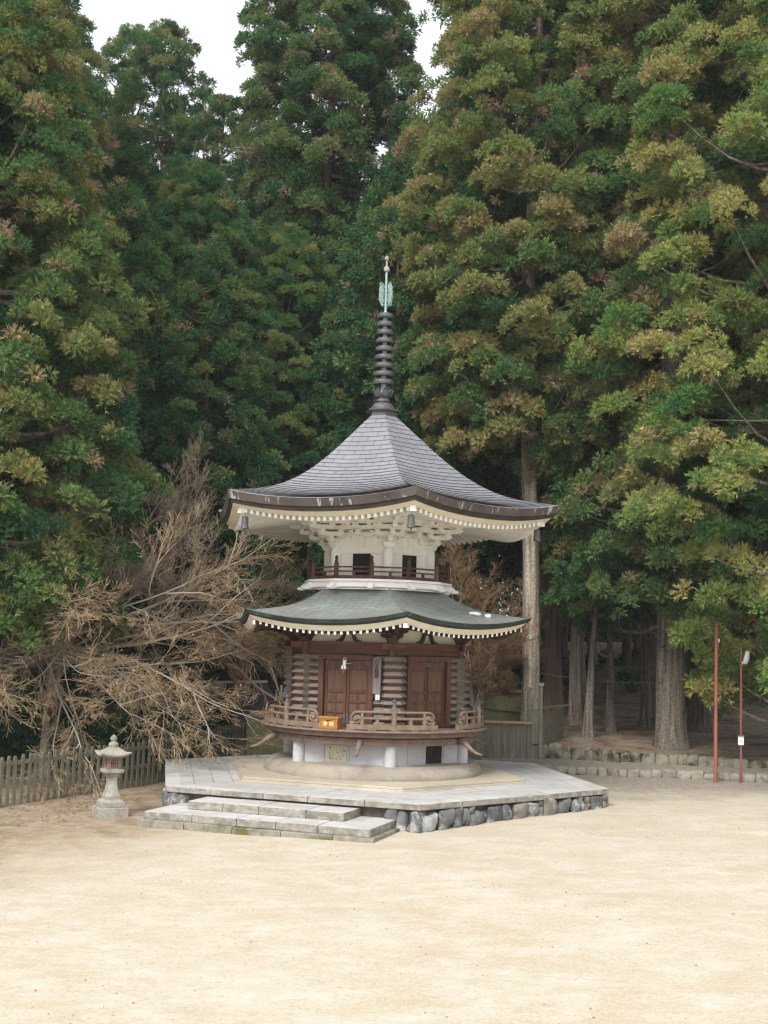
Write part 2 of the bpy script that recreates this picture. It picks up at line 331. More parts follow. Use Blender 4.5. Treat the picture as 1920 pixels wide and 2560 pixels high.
# ------------------------------------------------------------------ ground
def G(x, y):
    return .16 + .02*max(min(x, 30), -30) + .012*(max(min(y, 60), -40)+6) + .028*max(0, y-12)
def sheet(name, xs, ys, fn, m, thick=0):
    mb = MB(); ids = [[mb.vert((x, y, fn(x, y))) for x in xs] for y in ys]
    for j in range(len(ys)-1):
        for i in range(len(xs)-1): mb.iface((ids[j][i], ids[j][i+1], ids[j+1][i+1], ids[j+1][i]))
    o = mb.build(name, m, smooth=60); o['kind'] = 'structure'; return o
rg = random.Random(3)
def gnoise(x, y): return .012*math.sin(1.3*x+.7*y) + .01*math.sin(2.9*y-1.7*x) + .006*math.sin(6.1*x+4.3*y)
xs = [-900, -300, -120, -60] + [-40 + i for i in range(81)] + [60, 120, 300, 900]
ys = [-300, -120, -60] + [-40 + i for i in range(101)] + [80, 120, 300, 900]
sheet('ground', xs, ys, lambda x, y: G(x, y) + gnoise(x, y), M['sand'])

# ------------------------------------------------------------------ terraces at the right edge of the forest
def polyline_at(pts, s):
    acc = 0
    for a, b in zip(pts, pts[1:]):
        l = (Vector(b)-Vector(a)).length
        if s <= acc+l: return Vector(a).lerp(Vector(b), (s-acc)/l), (Vector(b)-Vector(a)).normalized()
        acc += l
    return Vector(pts[-1]), (Vector(pts[-1])-Vector(pts[-2])).normalized()
def plen(pts): return sum((Vector(b)-Vector(a)).length for a, b in zip(pts, pts[1:]))
def rock(mb, c, hx, hy, hz, X, Y, seed, amp=.16, m=0, nseg=12, nring=8, sq=.5):
    r = random.Random(seed); c = Vector(c); X = Vector(X); Y = Vector(Y); Z = Vector((0, 0, 1))
    ph = [(Vector((r.gauss(0, 1), r.gauss(0, 1), r.gauss(0, 1))).normalized(), r.uniform(0, 6.28), r.uniform(1.5, 4.5)) for _ in range(6)]
    se = lambda v: math.copysign(abs(v)**sq, v)
    rings = []
    for i in range(nring+1):
        la = -math.pi/2 + math.pi*i/nring
        ring = []
        for j in range(nseg):
            lo = 2*math.pi*j/nseg
            q = Vector((se(math.cos(la))*se(math.cos(lo)), se(math.cos(la))*se(math.sin(lo)), se(math.sin(la))))
            k = 1 + amp*sum(math.sin(d_.dot(q)*f+p) for d_, p, f in ph)/3
            ring.append(c + X*q.x*hx*k + Y*q.y*hy*k + Z*q.z*hz*k)
        rings.append(ring)
    mb.loft(rings, m)
upper_line = [(3.6, 8.6), (5.3, 7.35), (8.4, 6.2), (11.8, 5.0), (16, 3.9), (24, 2.4)]
lower_line = [(3.4, 5.6), (5.9, 4.65), (8.6, 3.75), (11.2, 2.95), (15, 2.1), (24, .6)]
def lineY(pts, x):
    for a, b in zip(pts, pts[1:]):
        if a[0] <= x <= b[0]: return a[1] + (b[1]-a[1])*(x-a[0])/(b[0]-a[0])
    return pts[0][1] if x < pts[0][0] else pts[-1][1]
def t2(x, y): return G(x, y) + .17
def t3(x, y):
    e = max(0, min(1, (x-5.0)/7.5)); return G(x, y) + .17 + .36 - .22*e + .03*max(0, y-9)
def strip(name, la, lb, fn, m, back=0.0):
    mb = MB(); n = 44; rows = []
    x0, x1 = la[0][0], la[-1][0]
    for j in range(n+1):
        x = x0 + (x1-x0)*j/n; ya = lineY(la, x); yb = lineY(lb, x)+back if lb else back
        k = 5 if lb else 24
        rows.append([mb.vert((x, ya+(yb-ya)*i/k, fn(x, ya+(yb-ya)*i/k) + gnoise(3*x, 3*(ya+(yb-ya)*i/k)))) for i in range(k+1)])
    for a, b in zip(rows, rows[1:]):
        for i in range(len(a)-1): mb.iface((a[i], b[i], b[i+1], a[i+1]))
    o = mb.build(name, m, smooth=60); o['kind'] = 'structure'; return o
strip('gravel_path', lower_line, upper_line, t2, M['gravel'])
strip('forest_floor', upper_line, None, t3, M['litter'], back=62)
def stone_row(name, line, label, cat, top, m, wmin, wmax, x_off=0, seed=1, rows=1, smax=None):
    e = empty(name, (line[1][0], line[1][1], G(*line[1])), label, cat)
    r = random.Random(seed); Ltot = plen(line) if smax is None else smax
    for row in range(rows):
        s = r.uniform(0, .2); k = 0
        while s < Ltot:
            wd = r.uniform(wmin, wmax); p, t = polyline_at(line, s+wd/2); nrm = Vector((t.y, -t.x))
            b = G(p.x, p.y) - .05 if row == 0 else 0
            h = top(p.x, p.y) - b
            lo = b + h*row/rows; hi = b + h*(row+1)/rows
            mb = MB(); dz = r.uniform(-.02, .02)
            rock(mb, (p.x+nrm.x*r.uniform(.0, .03), p.y+nrm.y*r.uniform(0, .03), (lo+hi)/2+dz), wd*.53, r.uniform(.13, .18), (hi-lo)*.56, (t.x, t.y, 0), (nrm.x, nrm.y, 0), seed*1000+row*500+k, .2)
            mb.build('stone', m, e, smooth=50); s += wd; k += 1
    return e
stone_row('retaining_wall', upper_line, 'low mossy boulder retaining wall along the raised forest floor', 'stone wall', lambda x, y: t3(x, y)+.02, M['wallstone'], .24, .46, seed=11, smax=16)
stone_row('stone_kerb', lower_line, 'low kerb of squared stones edging the sandy yard beside the two poles', 'kerb', lambda x, y: t2(x, y)+.03, M['kerb'], .24, .42, seed=21, smax=15)

# ------------------------------------------------------------------ hexagonal stone platform and steps
plat = empty('stone_platform', (0, 0, .3), 'wide hexagonal paved stone platform with boulder foundation beneath the pagoda', 'platform')
RP, ZP = 6.075, .75
def paving_mat():
    m = bpy.data.materials.new('pale_paving'); m.use_nodes = True; n = m.node_tree.nodes; L = m.node_tree.links
    b = n['Principled BSDF']; b.inputs['Roughness'].default_value = .7; b.inputs['Specular IOR Level'].default_value = .25
    tc = n.new('ShaderNodeTexCoord'); br = n.new('ShaderNodeTexBrick'); br.inputs['Scale'].default_value = 1
    br.inputs['Brick Width'].default_value = 1.05; br.inputs['Row Height'].default_value = .46; br.inputs['Mortar Size'].default_value = .014; br.inputs['Bias'].default_value = -.1
    br.inputs['Color1'].default_value = (.39, .382, .365, 1); br.inputs['Color2'].default_value = (.50, .492, .475, 1); br.inputs['Mortar'].default_value = (.25, .235, .21, 1)
    L.new(tc.outputs['UV'], br.inputs['Vector']); col = br.outputs[0]
    for c, s, t in (((.60, .595, .585), .55, (.48, .72)), ((.27, .26, .235), 1.1, (.50, .74))):
        x = n.new('ShaderNodeTexNoise'); x.inputs['Scale'].default_value = s; x.inputs['Detail'].default_value = 6; x.inputs['Roughness'].default_value = .65; L.new(tc.outputs['Object'], x.inputs['Vector'])
        r = n.new('ShaderNodeMapRange'); r.inputs[1].default_value = t[0]; r.inputs[2].default_value = t[1]; r.inputs[4].default_value = .8; L.new(x.outputs[0], r.inputs[0])
        q = n.new('ShaderNodeMix'); q.data_type = 'RGBA'; q.inputs[7].default_value = (*c, 1); L.new(r.outputs[0], q.inputs[0]); L.new(col, q.inputs[6]); col = q.outputs[2]
    L.new(col, b.inputs['Base Color'])
    bp = n.new('ShaderNodeBump'); bp.inputs['Strength'].default_value = .4; bp.inputs['Distance'].default_value = .01; bp.invert = True
    L.new(br.outputs['Fac'], bp.inputs['Height']); L.new(bp.outputs[0], b.inputs['Normal'])
    return m
M['paving'] = paving_mat()
mb = MB()
for k in range(6):
    f = FP(k); A = HV(RP-.15, k, ZP-.003); B = HV(RP-.15, k+1, ZP-.003); c = Vector((0, 0, ZP-.003))
    ap = (RP-.15)*COS30; h = (RP-.15)/2
    mb.face((c, A, B), 0, ((0, 0), (-h, -ap), (h, -ap)))
mb.build('paving', M['paving'], plat)
for k in range(6):                                   # edging slabs, one course per side, split into slabs by joints
    f = FP(k); mb = MB(); n = 5; h = RP/2; r = random.Random(40+k)
    cuts = [-1] + sorted(-1 + 2*(i+r.uniform(-.15, .15))/n for i in range(1, n)) + [1]
    for a, b in zip(cuts, cuts[1:]):
        o_ = RP*COS30; i_ = (RP-.40)*COS30; hi = (RP-.40)/2; g = .006
        q = [(a*h+g, o_), (b*h-g, o_), (b*hi-g, i_), (a*hi+g, i_)]
        dz = r.uniform(-.004, .004)
        mb.loft([[f(u, d_, ZP-.125+dz) for u, d_ in q], [f(u, d_, ZP+.003+dz) for u, d_ in q]], 0)
        mb.m[-1] = 1
    mb.build('edging', [M['kerbstone'], M['step_top']], plat, bev=.012)
mb = MB()
mb.loft([[HV(RP-.22, k, -.2) for k in range(6)], [HV(RP-.22, k, ZP-.13) for k in range(6)]])
mb.build('foundation_core', M['mortar'], plat)
for k, (ua, ub) in ((0, (-3.0, 3.02)), (1, (-3.0, 1.5)), (-1, (-3.05, -2.5)), (-1, (2.2, 3.02)), (-2, (0, 3.0))):
    f = FP(k); a = TH + R60/2 + k*R60; n_, t_ = dirv(a), tanv(a); r = random.Random(70+7*k); u = ua; j = 0
    while u < ub-.05:
        wd = r.uniform(.16, .46); 
        if u+wd > ub: wd = max(.18, ub-u)
        p = f(u+wd/2, RP*COS30-.16+r.uniform(-.02, .03), 0); g = G(p.x, p.y)-.06; hh = ZP-.12-g
        mb = MB(); bm = r.choice(['boulder', 'boulder', 'boulder', 'boulder_pale', 'boulder_brown'])
        if k == 0 and j == 0: bm = 'boulder_pale'; wd = .5
        if hh > .3 and wd < .3 and r.random() < .6:
            q = r.uniform(.4, .6)
            rock(mb, (p.x, p.y, g+hh*q/2), wd*.55, .16, hh*q*.58, t_, n_, r.random(), .22)
            rock(mb, (p.x, p.y, g+hh*(q+1)/2), wd*.52, .15, hh*(1-q)*.48, t_, n_, r.random(), .22)
        else:
            rock(mb, (p.x, p.y, g+hh*.47), wd*r.uniform(.48, .54), .17, hh*r.uniform(.44, .48)-.01, t_, n_, r.random(), .34)
        mb.build('foundation_stone', M[bm], plat, smooth=50); u += wd; j += 1
steps = empty('stone_steps', (-2.3, -5.6, .1), 'three worn stone steps leading up to the left front of the platform', 'steps')
f = FP(-1); AP = RP*COS30; H2 = RP/2
def step(name, u0, u1, o0, o1, z0, z1, mats, n, seed):
    mb = MB(); r = random.Random(seed); cuts = [u0] + sorted(u0+(u1-u0)*(i+r.uniform(-.2, .2))/n for i in range(1, n)) + [u1]
    for a, b in zip(cuts, cuts[1:]):
        q = [(a+.005, AP+o1), (b-.005, AP+o1), (b-.005, AP+o0), (a+.005, AP+o0)]; dz = r.uniform(-.005, .005)
        mb.loft([[f(u, d_, z0) for u, d_ in q], [f(u, d_, z1+dz) for u, d_ in q]], 0); mb.m[-1] = 1
    mb.build(name, mats, steps, bev=.015)
step('foot_course', .25-H2, 5.62-H2, -.2, 1.60, -.1, .235, [M['moss'], M['moss']], 5, 5)
step('lower_tread', .36-H2, 5.5-H2, -.2, 1.5, .237, .40, [M['kerbstone'], M['step_top']], 5, 6)
step('upper_tread', 1.02-H2, 4.66-H2, -.2, .80, .402, .58, [M['kerbstone'], M['step_top']], 4, 7)

# ------------------------------------------------------------------ the pagoda
pag = empty('pagoda', (0, 0, .85), 'two-storey hexagonal pagoda with brown log walls, white upper storey and tall ringed spire', 'pagoda')
# low hexagonal sandstone tier and round plinth
mb = MB()
mb.loft([[HV(4.04, k, ZP-.02) for k in range(6)], [HV(4.04, k, .80) for k in range(6)]])
mb.loft([[HV(3.99, k, .802) for k in range(6)], [HV(3.99, k, .852) for k in range(6)]])
mb.build('tier', M['tier'], pag, bev=.01)
mb = MB()
mb.lathe([(2.80, .845), (2.81, .90), (2.79, .97), (2.73, 1.05), (2.64, 1.10), (2.635, 1.135), (2.57, 1.155), (1.5, 1.156)], n=72, cap=False)
pl = mb.build('round_plinth', M['plinth'], pag, smooth=35)
mb = MB()
for i in range(14):
    a = TH + i*2*math.pi/14
    mb = MB(); mb.tube([dirv(a)*2.812 + Vector((0, 0, .86)), dirv(a)*2.812 + Vector((0, 0, .92)), dirv(a)*2.783 + Vector((0, 0, .985)), dirv(a)*2.735 + Vector((0, 0, 1.047))], .006, 4)
    mb.build('joint', M['kerbstone'], pl)
# granite storey: hexagonal walls, round pillars, grille and inscription
mb = MB()
mb.loft([[HV(2.36, k, 1.15) for k in range(6)], [HV(2.36, k, 1.66) for k in range(6)]])
mb.build('granite_wall', M['granite'], pag)
for k in range(6):
    mb = MB(); mb.lathe([(.15, 1.15), (.15, 1.66)], HV(2.375, k, 0), 20); mb.build('stone_pillar', M['granite'], pag, smooth=40)
f = FP(0); apw = 2.36*COS30
mb = MB(); mb.loft([[f(-.02, apw-.1, z) for z in (1.17,)]+[f(.50, apw-.1, 1.17), f(.50, apw+.012, 1.17), f(-.02, apw+.012, 1.17)], [f(-.02, apw-.1, 1.64), f(.50, apw-.1, 1.64), f(.50, apw+.012, 1.64), f(-.02, apw+.012, 1.64)]])
gw = mb.build('grille_window', M['black'], pag)
mb = MB()
for i in range(8):
    u = -.02+.52*(i+.5)/8; mb.box(f(u, apw+.016, 1.405), .012, .012, .235, tanv(TH+R60/2), dirv(TH+R60/2))
mb.build('grille', M['darkwood'], gw)
f = FP(-1)
mb = MB(); mb.box(f(-.20, apw+.008, 1.395), .27, .012, .20, tanv(TH-R60/2), dirv(TH-R60/2)); ip = mb.build('inscription_panel', M['inscr'], pag)
mb = MB(); r = random.Random(9)
for cx in (-.36, -.27, -.18, -.09, 0.0):
    for row in range(5):
        if r.random() < .25: continue
        for s_ in range(3):
            mb.box(f(cx + r.uniform(-.018, .018), apw+.021, 1.53-.065*row+r.uniform(-.018, .018)), r.choice((.016, .005)), .002, r.choice((.004, .014)), tanv(TH-R60/2), dirv(TH-R60/2))
mb.build('engraved_writing', M['ink'], ip)
mb = MB()
for k in (-1, 0):
    f = FP(k)
    for u in ((-.52, .14) if k == -1 else (.56, -.62)): mb.box(f(u, apw+.001, 1.4), .005, .003, .25, tanv(TH+R60/2+k*R60), dirv(TH+R60/2+k*R60))
mb.build('wall_joint', M['kerbstone'], pag)
# turning ring with horn-shaped handles
mb = MB(); mb.lathe([(2.2, 1.655), (2.61, 1.655), (2.62, 1.70), (2.60, 1.812), (2.2, 1.812)], n=72, cap=False)
ring = mb.build('turning_ring', M['deck'], pag, smooth=35)
for i in range(6):
    a = rad(-7) + i*R60; n_ = dirv(a)
    pts = [n_*q + Vector((0, 0, z)) for q, z in ((2.56, 1.745), (2.72, 1.735), (2.86, 1.66), (3.0, 1.555), (3.12, 1.49), (3.25, 1.462), (3.30, 1.458))]
    mb = MB(); mb.tube(pts, [.05, .068, .064, .05, .037, .026, .02], 8); h_ = mb.build('handle', M['rail'], ring, smooth=60)
    mb = MB(); mb.tube([n_*2.60 + Vector((0, 0, 1.742)), n_*2.69 + Vector((0, 0, 1.737))], .085, 10); mb.build('collar', M['bronze'], h_, smooth=40)
mb = MB()
for i in range(6):
    for da in (-4, 4):
        a = rad(23+da) + i*R60; n_ = dirv(a); mb.tube([n_*2.59 + Vector((0, 0, 1.735)), n_*2.625 + Vector((0, 0, 1.735))], .03, 8)
mb.build('bolt', M['bronze'], ring)
mb = MB(); mb.lathe([(2.2, 1.815), (2.3, 1.815), (2.3, 1.84), (2.72, 1.84), (2.77, 1.86), (2.765, 1.965), (2.2, 1.965)], n=72, cap=False)
mb.build('deck_beam', M['deck'], pag, smooth=35)
mb = MB(); mb.lathe([(2.7, 1.967), (2.90, 1.972), (2.915, 1.985), (2.91, 2.018), (2.89, 2.024), (1.9, 2.026)], n=72, cap=False)
mb.build('deck', M['rail'], pag, smooth=35)
# lower balustrade: six curved sections, each with a capped post and scroll ends
RR = 2.78
for k in range(6):
    a0 = TH + k*R60; e = MB()
    rl = lambda a, z, r=RR: dirv(a)*r + Vector((0, 0, z))
    W23 = rad(23.0); arc = [a0 - W23 + 2*W23*i/16 for i in range(17)]
    def arcbar(mb, as_, w_, z0, z1):
        mb.loft([[rl(a, z0, RR-w_/2), rl(a, z0, RR+w_/2), rl(a, z1, RR+w_/2), rl(a, z1, RR-w_/2)] for a in as_])
    arcbar(e, arc, .11, 2.05, 2.165)
    for s0, s1 in ((-1, -.82), (-.55, -.38), (-.1, .1), (.38, .55), (.82, 1)): arcbar(e, [a0+W23*(s0+(s1-s0)*i/4) for i in range(5)], .10, 2.026, 2.05)
    bal = e.build('balustrade', M['rail'], pag, smooth=40)
    e = MB()
    # mid rail and top rail ending in volutes
    def volute(sgn):
        w1 = W23*.80; pts = []
        zc, rc = 2.30, .125
        ce = a0 + sgn*w1*1.0
        for i in range(7): pts.append(rl(a0 + sgn*w1*.98*(i/6), 2.455))
        for i in range(1, 20):
            th = math.pi/2 - i/19*math.pi*2.15; q = rc + .03 - .105*i/19
            pts.append(rl(ce + sgn*(math.cos(th)*q)/RR, zc + math.sin(th)*q))
        return pts
    for sgn in (-1, 1):
        p = volute(sgn); e.tube(p, [.031]*7 + [.034 - .008*i/19 for i in range(1, 20)], 8)
        e.tube([rl(a0 + sgn*W23*.80*i/6, 2.305) for i in range(7)], .032, 8)
        c = rl(a0 + sgn*W23*.83, 2.30); n_ = dirv(a0 + sgn*W23*.83); e.tube([c - n_*.05, c + n_*.05], .05, 10)
        aa = a0 + sgn*W23*.93; e.tube([rl(aa - sgn*.025, 2.165), rl(aa, 2.21), rl(aa + sgn*.012, 2.22)], [.05, .045, .02], 8)
    e.build('scroll_rail', M['rail'], bal, smooth=60)
    e = MB()
    for s_ in (-.68, -.36, .36, .68):
        a = a0 + W23*s_; e.box(rl(a, 2.225), .04, .04, .062, tanv(a), dirv(a))
        if abs(s_) > .5: e.box(rl(a, 2.385), .028, .028, .05, tanv(a), dirv(a))
    e.build('baluster', M['rail'], bal)
    e = MB(); e.lathe([(.068, 2.026), (.068, 2.585)], rl(a0, 0), 12); po = e.build('post', M['rail'], bal, smooth=40)
    e = MB(); e.lathe([(.05, 2.583), (.052, 2.66), (.038, 2.672), (.034, 2.69), (.056, 2.705), (.058, 2.725), (.04, 2.75), (.012, 2.775), (.002, 2.785)], rl(a0, 0), 12); e.build('finial', M['bronze'], po, smooth=50)
# wall core, log walls, doors
mb = MB(); mb.loft([[HV(2.20, k, 2.02) for k in range(6)], [HV(2.20, k, 4.75) for k in range(6)]]); mb.build('wall_core', M['darkwood'], pag)
D0 = 2.3*COS30
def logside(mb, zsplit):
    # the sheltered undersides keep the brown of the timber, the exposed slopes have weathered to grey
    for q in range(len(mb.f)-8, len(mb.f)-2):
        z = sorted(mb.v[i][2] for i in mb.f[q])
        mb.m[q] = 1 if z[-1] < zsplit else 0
PIT = .1735
def tiers():
    i = 0
    while 2.035 + (i+1)*PIT < 3.93: yield 2.035 + i*PIT; i += 1
for k in range(6):
    f = FP(k)
    for sg in (-1, 1):
      mb = MB()
      for z0 in tiers():
        top = z0+PIT*.97
        prof = [(D0-.12, z0), (D0+.03, z0+.001), (D0+.075, z0+.070), (D0+.075, z0+.080), (D0-.01, top), (D0-.12, top)]
        ua, ub = (0.003, 1.13) if z0 > 3.70 else (.70, 1.13)
        if sg < 0: ua, ub = -ub, -ua
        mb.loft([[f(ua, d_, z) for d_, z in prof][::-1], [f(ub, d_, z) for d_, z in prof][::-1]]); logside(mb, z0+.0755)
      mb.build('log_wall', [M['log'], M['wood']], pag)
for k in range(6):                                    # crossed log ends stacked at each corner
    a = TH + k*R60; n_, t_ = dirv(a), tanv(a); mb = MB(); r = random.Random(k)
    for z0 in tiers():
        top = z0+PIT*.97; e_ = r.uniform(-.006, .006)
        prof = [(2.2, z0, .15), (2.455+e_, z0+.001, .195), (2.51+e_, z0+.070, .235), (2.51+e_, z0+.080, .235), (2.415, top, .175), (2.2, top, .15)]
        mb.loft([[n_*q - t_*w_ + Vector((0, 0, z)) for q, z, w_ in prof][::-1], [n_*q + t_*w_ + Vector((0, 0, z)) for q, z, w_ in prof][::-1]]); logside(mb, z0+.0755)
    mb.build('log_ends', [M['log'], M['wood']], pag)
for k in range(6):                                    # post behind the crossing
    mb = MB(); mb.lathe([(.10, 2.03), (.10, 3.93)], HV(2.27, k, 0), 8, a0=TH); mb.build('corner_post', M['wood'], pag)
def hexring(mb, r0, r1, z0, z1, m=0):
    pr = [(r0, z0), (r1, z0), (r1, z1), (r0, z1)]
    R = [[HV(r, k, z) for k in range(6)] for r, z in pr]
    for i in range(4):
        a, b = R[i], R[(i+1) % 4]
        for k in range(6): mb.face((a[k], a[(k+1) % 6], b[(k+1) % 6], b[k]), m)
mb = MB(); hexring(mb, 2.1, 2.40, 3.925, 4.10)
for k in range(6):
    for s_ in (-1, 1):
        fk = FP(k); mb.bar(fk(s_*.8, D0+.02, 4.01), fk(s_*1.50, D0+.02, 4.01), .10, .15)
mb.build('tie_beam', M['woodh'], pag, bev=.008)
mb = MB(); hexring(mb, 2.05, 2.31, 3.80, 3.922); mb.build('lintel_log', M['woodh'], pag)
for k in range(6):
    f = FP(k); a = TH + R60/2 + k*R60; n_, t_ = dirv(a), tanv(a)
    fo = D0 + .12; 
    mb = MB()
    zo0, zo1, ho, wf = 2.05, 3.79, .72, .135
    for q in ([(-ho, zo0), (-ho, zo1), (-ho+wf, zo1-wf), (-ho+wf, zo0)], [(ho-wf, zo0), (ho-wf, zo1-wf), (ho, zo1), (ho, zo0)], [(-ho, zo1), (ho, zo1), (ho-wf, zo1-wf), (-ho+wf, zo1-wf)]):
        # bevelled casing: outer edge proud, inner edge sunk
        back = [f(u, D0-.06, z) for u, z in q]; mid = [f(u, fo, z) for u, z in q]
        mb.loft([back, mid])
    mb.box(f(0, D0+.0, 2.075), ho-wf, .11, .045, t_, n_)
    dr = mb.build('door', M['doorframe'], pag, bev=.012)
    mb = MB(); mb.box(f(0, D0-.03, 2.88), ho-wf+.02, .03, .79, t_, n_); mb.build('backing', M['door'], dr)
    for sg in (-1, 1):
        u0, u1 = (sg*.012, sg*(ho-wf-.015)); u0, u1 = min(u0, u1), max(u0, u1)
        st, rlw, pf = .062, .06, D0+.028
        mb = MB()
        def pc(ua, ub, za, zb, dd=pf, m=0): mb.loft([[f(ua, D0, za), f(ub, D0, za), f(ub, dd, za), f(ua, dd, za)], [f(ua, D0, zb), f(ub, D0, zb), f(ub, dd, zb), f(ua, dd, zb)]], m)
        z0, z1 = 2.125, 3.645
        pc(u0, u0+st, z0, z1); pc(u1-st, u1, z0, z1)
        rails = [(2.125, .10), (2.36, .045), (2.62, .06), (2.86, .075), (3.42, .225)]
        for zr, hr in rails: pc(u0+st, u1-st, zr, zr+hr, pf-.003)
        um = (u0+u1)/2
        for za, zb in ((2.225, 2.36), (2.405, 2.62), (2.68, 2.86)): pc(um-.022, um+.022, za, zb, pf-.006)
        lf = mb.build('leaf', M['doorframe'], dr, bev=.006)
        mb = MB()
        for uu in (u0+.03, u1-.03):
            mb.loft([[f(uu-.03, pf+.001, 3.53), f(uu+.03, pf+.001, 3.53), f(uu+.03, pf+.006, 3.53), f(uu-.03, pf+.006, 3.53)], [f(uu-.03, pf+.001, 3.64), f(uu+.03, pf+.001, 3.64), f(uu+.03, pf+.006, 3.64), f(uu-.03, pf+.006, 3.64)]])
            cu = 1 if uu < um else -1
            mb.loft([[f(uu+cu*.03, pf+.001, 3.60), f(uu+cu*.12, pf+.001, 3.63), f(uu+cu*.12, pf+.005, 3.63), f(uu+cu*.03, pf+.005, 3.60)], [f(uu+cu*.03, pf+.001, 3.642), f(uu+cu*.12, pf+.001, 3.642), f(uu+cu*.12, pf+.005, 3.642), f(uu+cu*.03, pf+.005, 3.642)]])
        uu = u0+.03 if sg > 0 else u1-.03
        mb.loft([[f(uu-.03, pf+.001, 2.13), f(uu+.03, pf+.001, 2.13), f(uu+.03, pf+.006, 2.13), f(uu-.03, pf+.006, 2.13)], [f(uu-.03, pf+.001, 2.34), f(uu+.03, pf+.001, 2.34), f(uu+.03, pf+.006, 2.34), f(uu-.03, pf+.006, 2.34)]])
        mb.build('metal_fitting', M['bronze'], lf)
# cream band, frog-leg struts and corner brackets under the lower eave
mb = MB(); mb.loft([[HV(2.23, k, 4.08) for k in range(6)], [HV(2.23, k, 4.62) for k in range(6)]]); mb.build('plaster_band', M['cream'], pag)
for k in range(6):
    f = FP(k); mb = MB(); dA = 2.23*COS30
    outer = [(-.34, 4.10), (-.30, 4.135), (-.235, 4.15), (-.185, 4.20), (-.145, 4.29), (-.10, 4.37), (-.055, 4.40), (-.055, 4.46), (.055, 4.46), (.055, 4.40), (.10, 4.37), (.145, 4.29), (.185, 4.20), (.235, 4.15), (.30, 4.135), (.34, 4.10)]
    inner = [(.19, 4.10), (.155, 4.125), (.12, 4.18), (.085, 4.27), (.045, 4.315), (0, 4.325), (-.045, 4.315), (-.085, 4.27), (-.12, 4.18), (-.155, 4.125), (-.19, 4.10)]
    # split into left and right halves so that every face stays simple
    half = [(-.34, 4.10), (-.30, 4.135), (-.235, 4.15), (-.185, 4.20), (-.145, 4.29), (-.10, 4.37), (-.055, 4.40), (-.055, 4.46), (0, 4.46)]
    inn = [(-.19, 4.10), (-.17, 4.115), (-.155, 4.125), (-.12, 4.18), (-.085, 4.27), (-.06, 4.30), (-.045, 4.315), (-.02, 4.322), (0, 4.325)]
    for sg in (1, -1):
        for (a1, b1), (a2, b2) in zip(zip(half, inn), zip(half[1:], inn[1:])):
            q = [(sg*a1[0], a1[1]), (sg*a2[0], a2[1]), (sg*b2[0], b2[1]), (sg*b1[0], b1[1])]
            mb.prism(q, f, dA-.02, dA+.09)
    mb.box(f(0, dA+.04, 4.48), .09, .06, .02, tanv(TH+R60/2+k*R60), dirv(TH+R60/2+k*R60))
    mb.build('frog_leg_strut', M['darkwood'], pag)
def arm(mb, c, dirn, L0, L1, wdt, h, m=0):
    """bracket arm: square at the top, its underside curving up to the nose"""
    c = Vector(c); dn = Vector(dirn).normalized(); X = dn.cross(Vector((0, 0, 1)))
    pr = [(L0, 0), (L1-h*1.1, 0), (L1-h*.55, h*.12), (L1-h*.15, h*.42), (L1, h*.6), (L1, h), (L0, h)]
    mb.loft([[c + dn*q + X*wdt/2 + Vector((0, 0, z)) for q, z in pr], [c + dn*q - X*wdt/2 + Vector((0, 0, z)) for q, z in pr]], m)
def block(mb, c, s, h, X, Y, m=0): mb.box(Vector(c)+Vector((0, 0, h/2)), s/2, s/2, h/2, X, Y, m=m, taper=.68)
for k in range(6):
    a = TH + k*R60; n_ = dirv(a); t_ = tanv(a); mb = MB()
    c0 = n_*2.30
    mb.box(c0 + Vector((0, 0, 4.155)), .15, .15, .055, t_, n_, taper=.7)
    tl, tr = tanv(TH + R60/2 + (k-1)*R60), tanv(TH + R60/2 + k*R60)
    for j, (zz, le, lr) in enumerate(((4.205, .30, .30), (4.335, .46, .55))):
        arm(mb, c0 + Vector((0, 0, zz)), n_, -.1, lr, .11, .10)
        for dn in (-tl, tr): arm(mb, c0 + n_*.02 + Vector((0, 0, zz)), dn, -.05, le, .11, .10)
        arm(mb, c0 + Vector((0, 0, zz+.002)), t_, -.05, le*.8, .10, .095); arm(mb, c0 + Vector((0, 0, zz+.002)), -t_, -.05, le*.8, .10, .095)
        for dn in (-tl, tr, t_, -t_): block(mb, c0 + dn*(le-.09) + Vector((0, 0, zz+.1)), .15, .05, t_, n_)
        block(mb, c0 + n_*(lr-.09) + Vector((0, 0, zz+.1)), .15, .05, t_, n_)
    mb.build('bracket', M['darkwood'], pag)

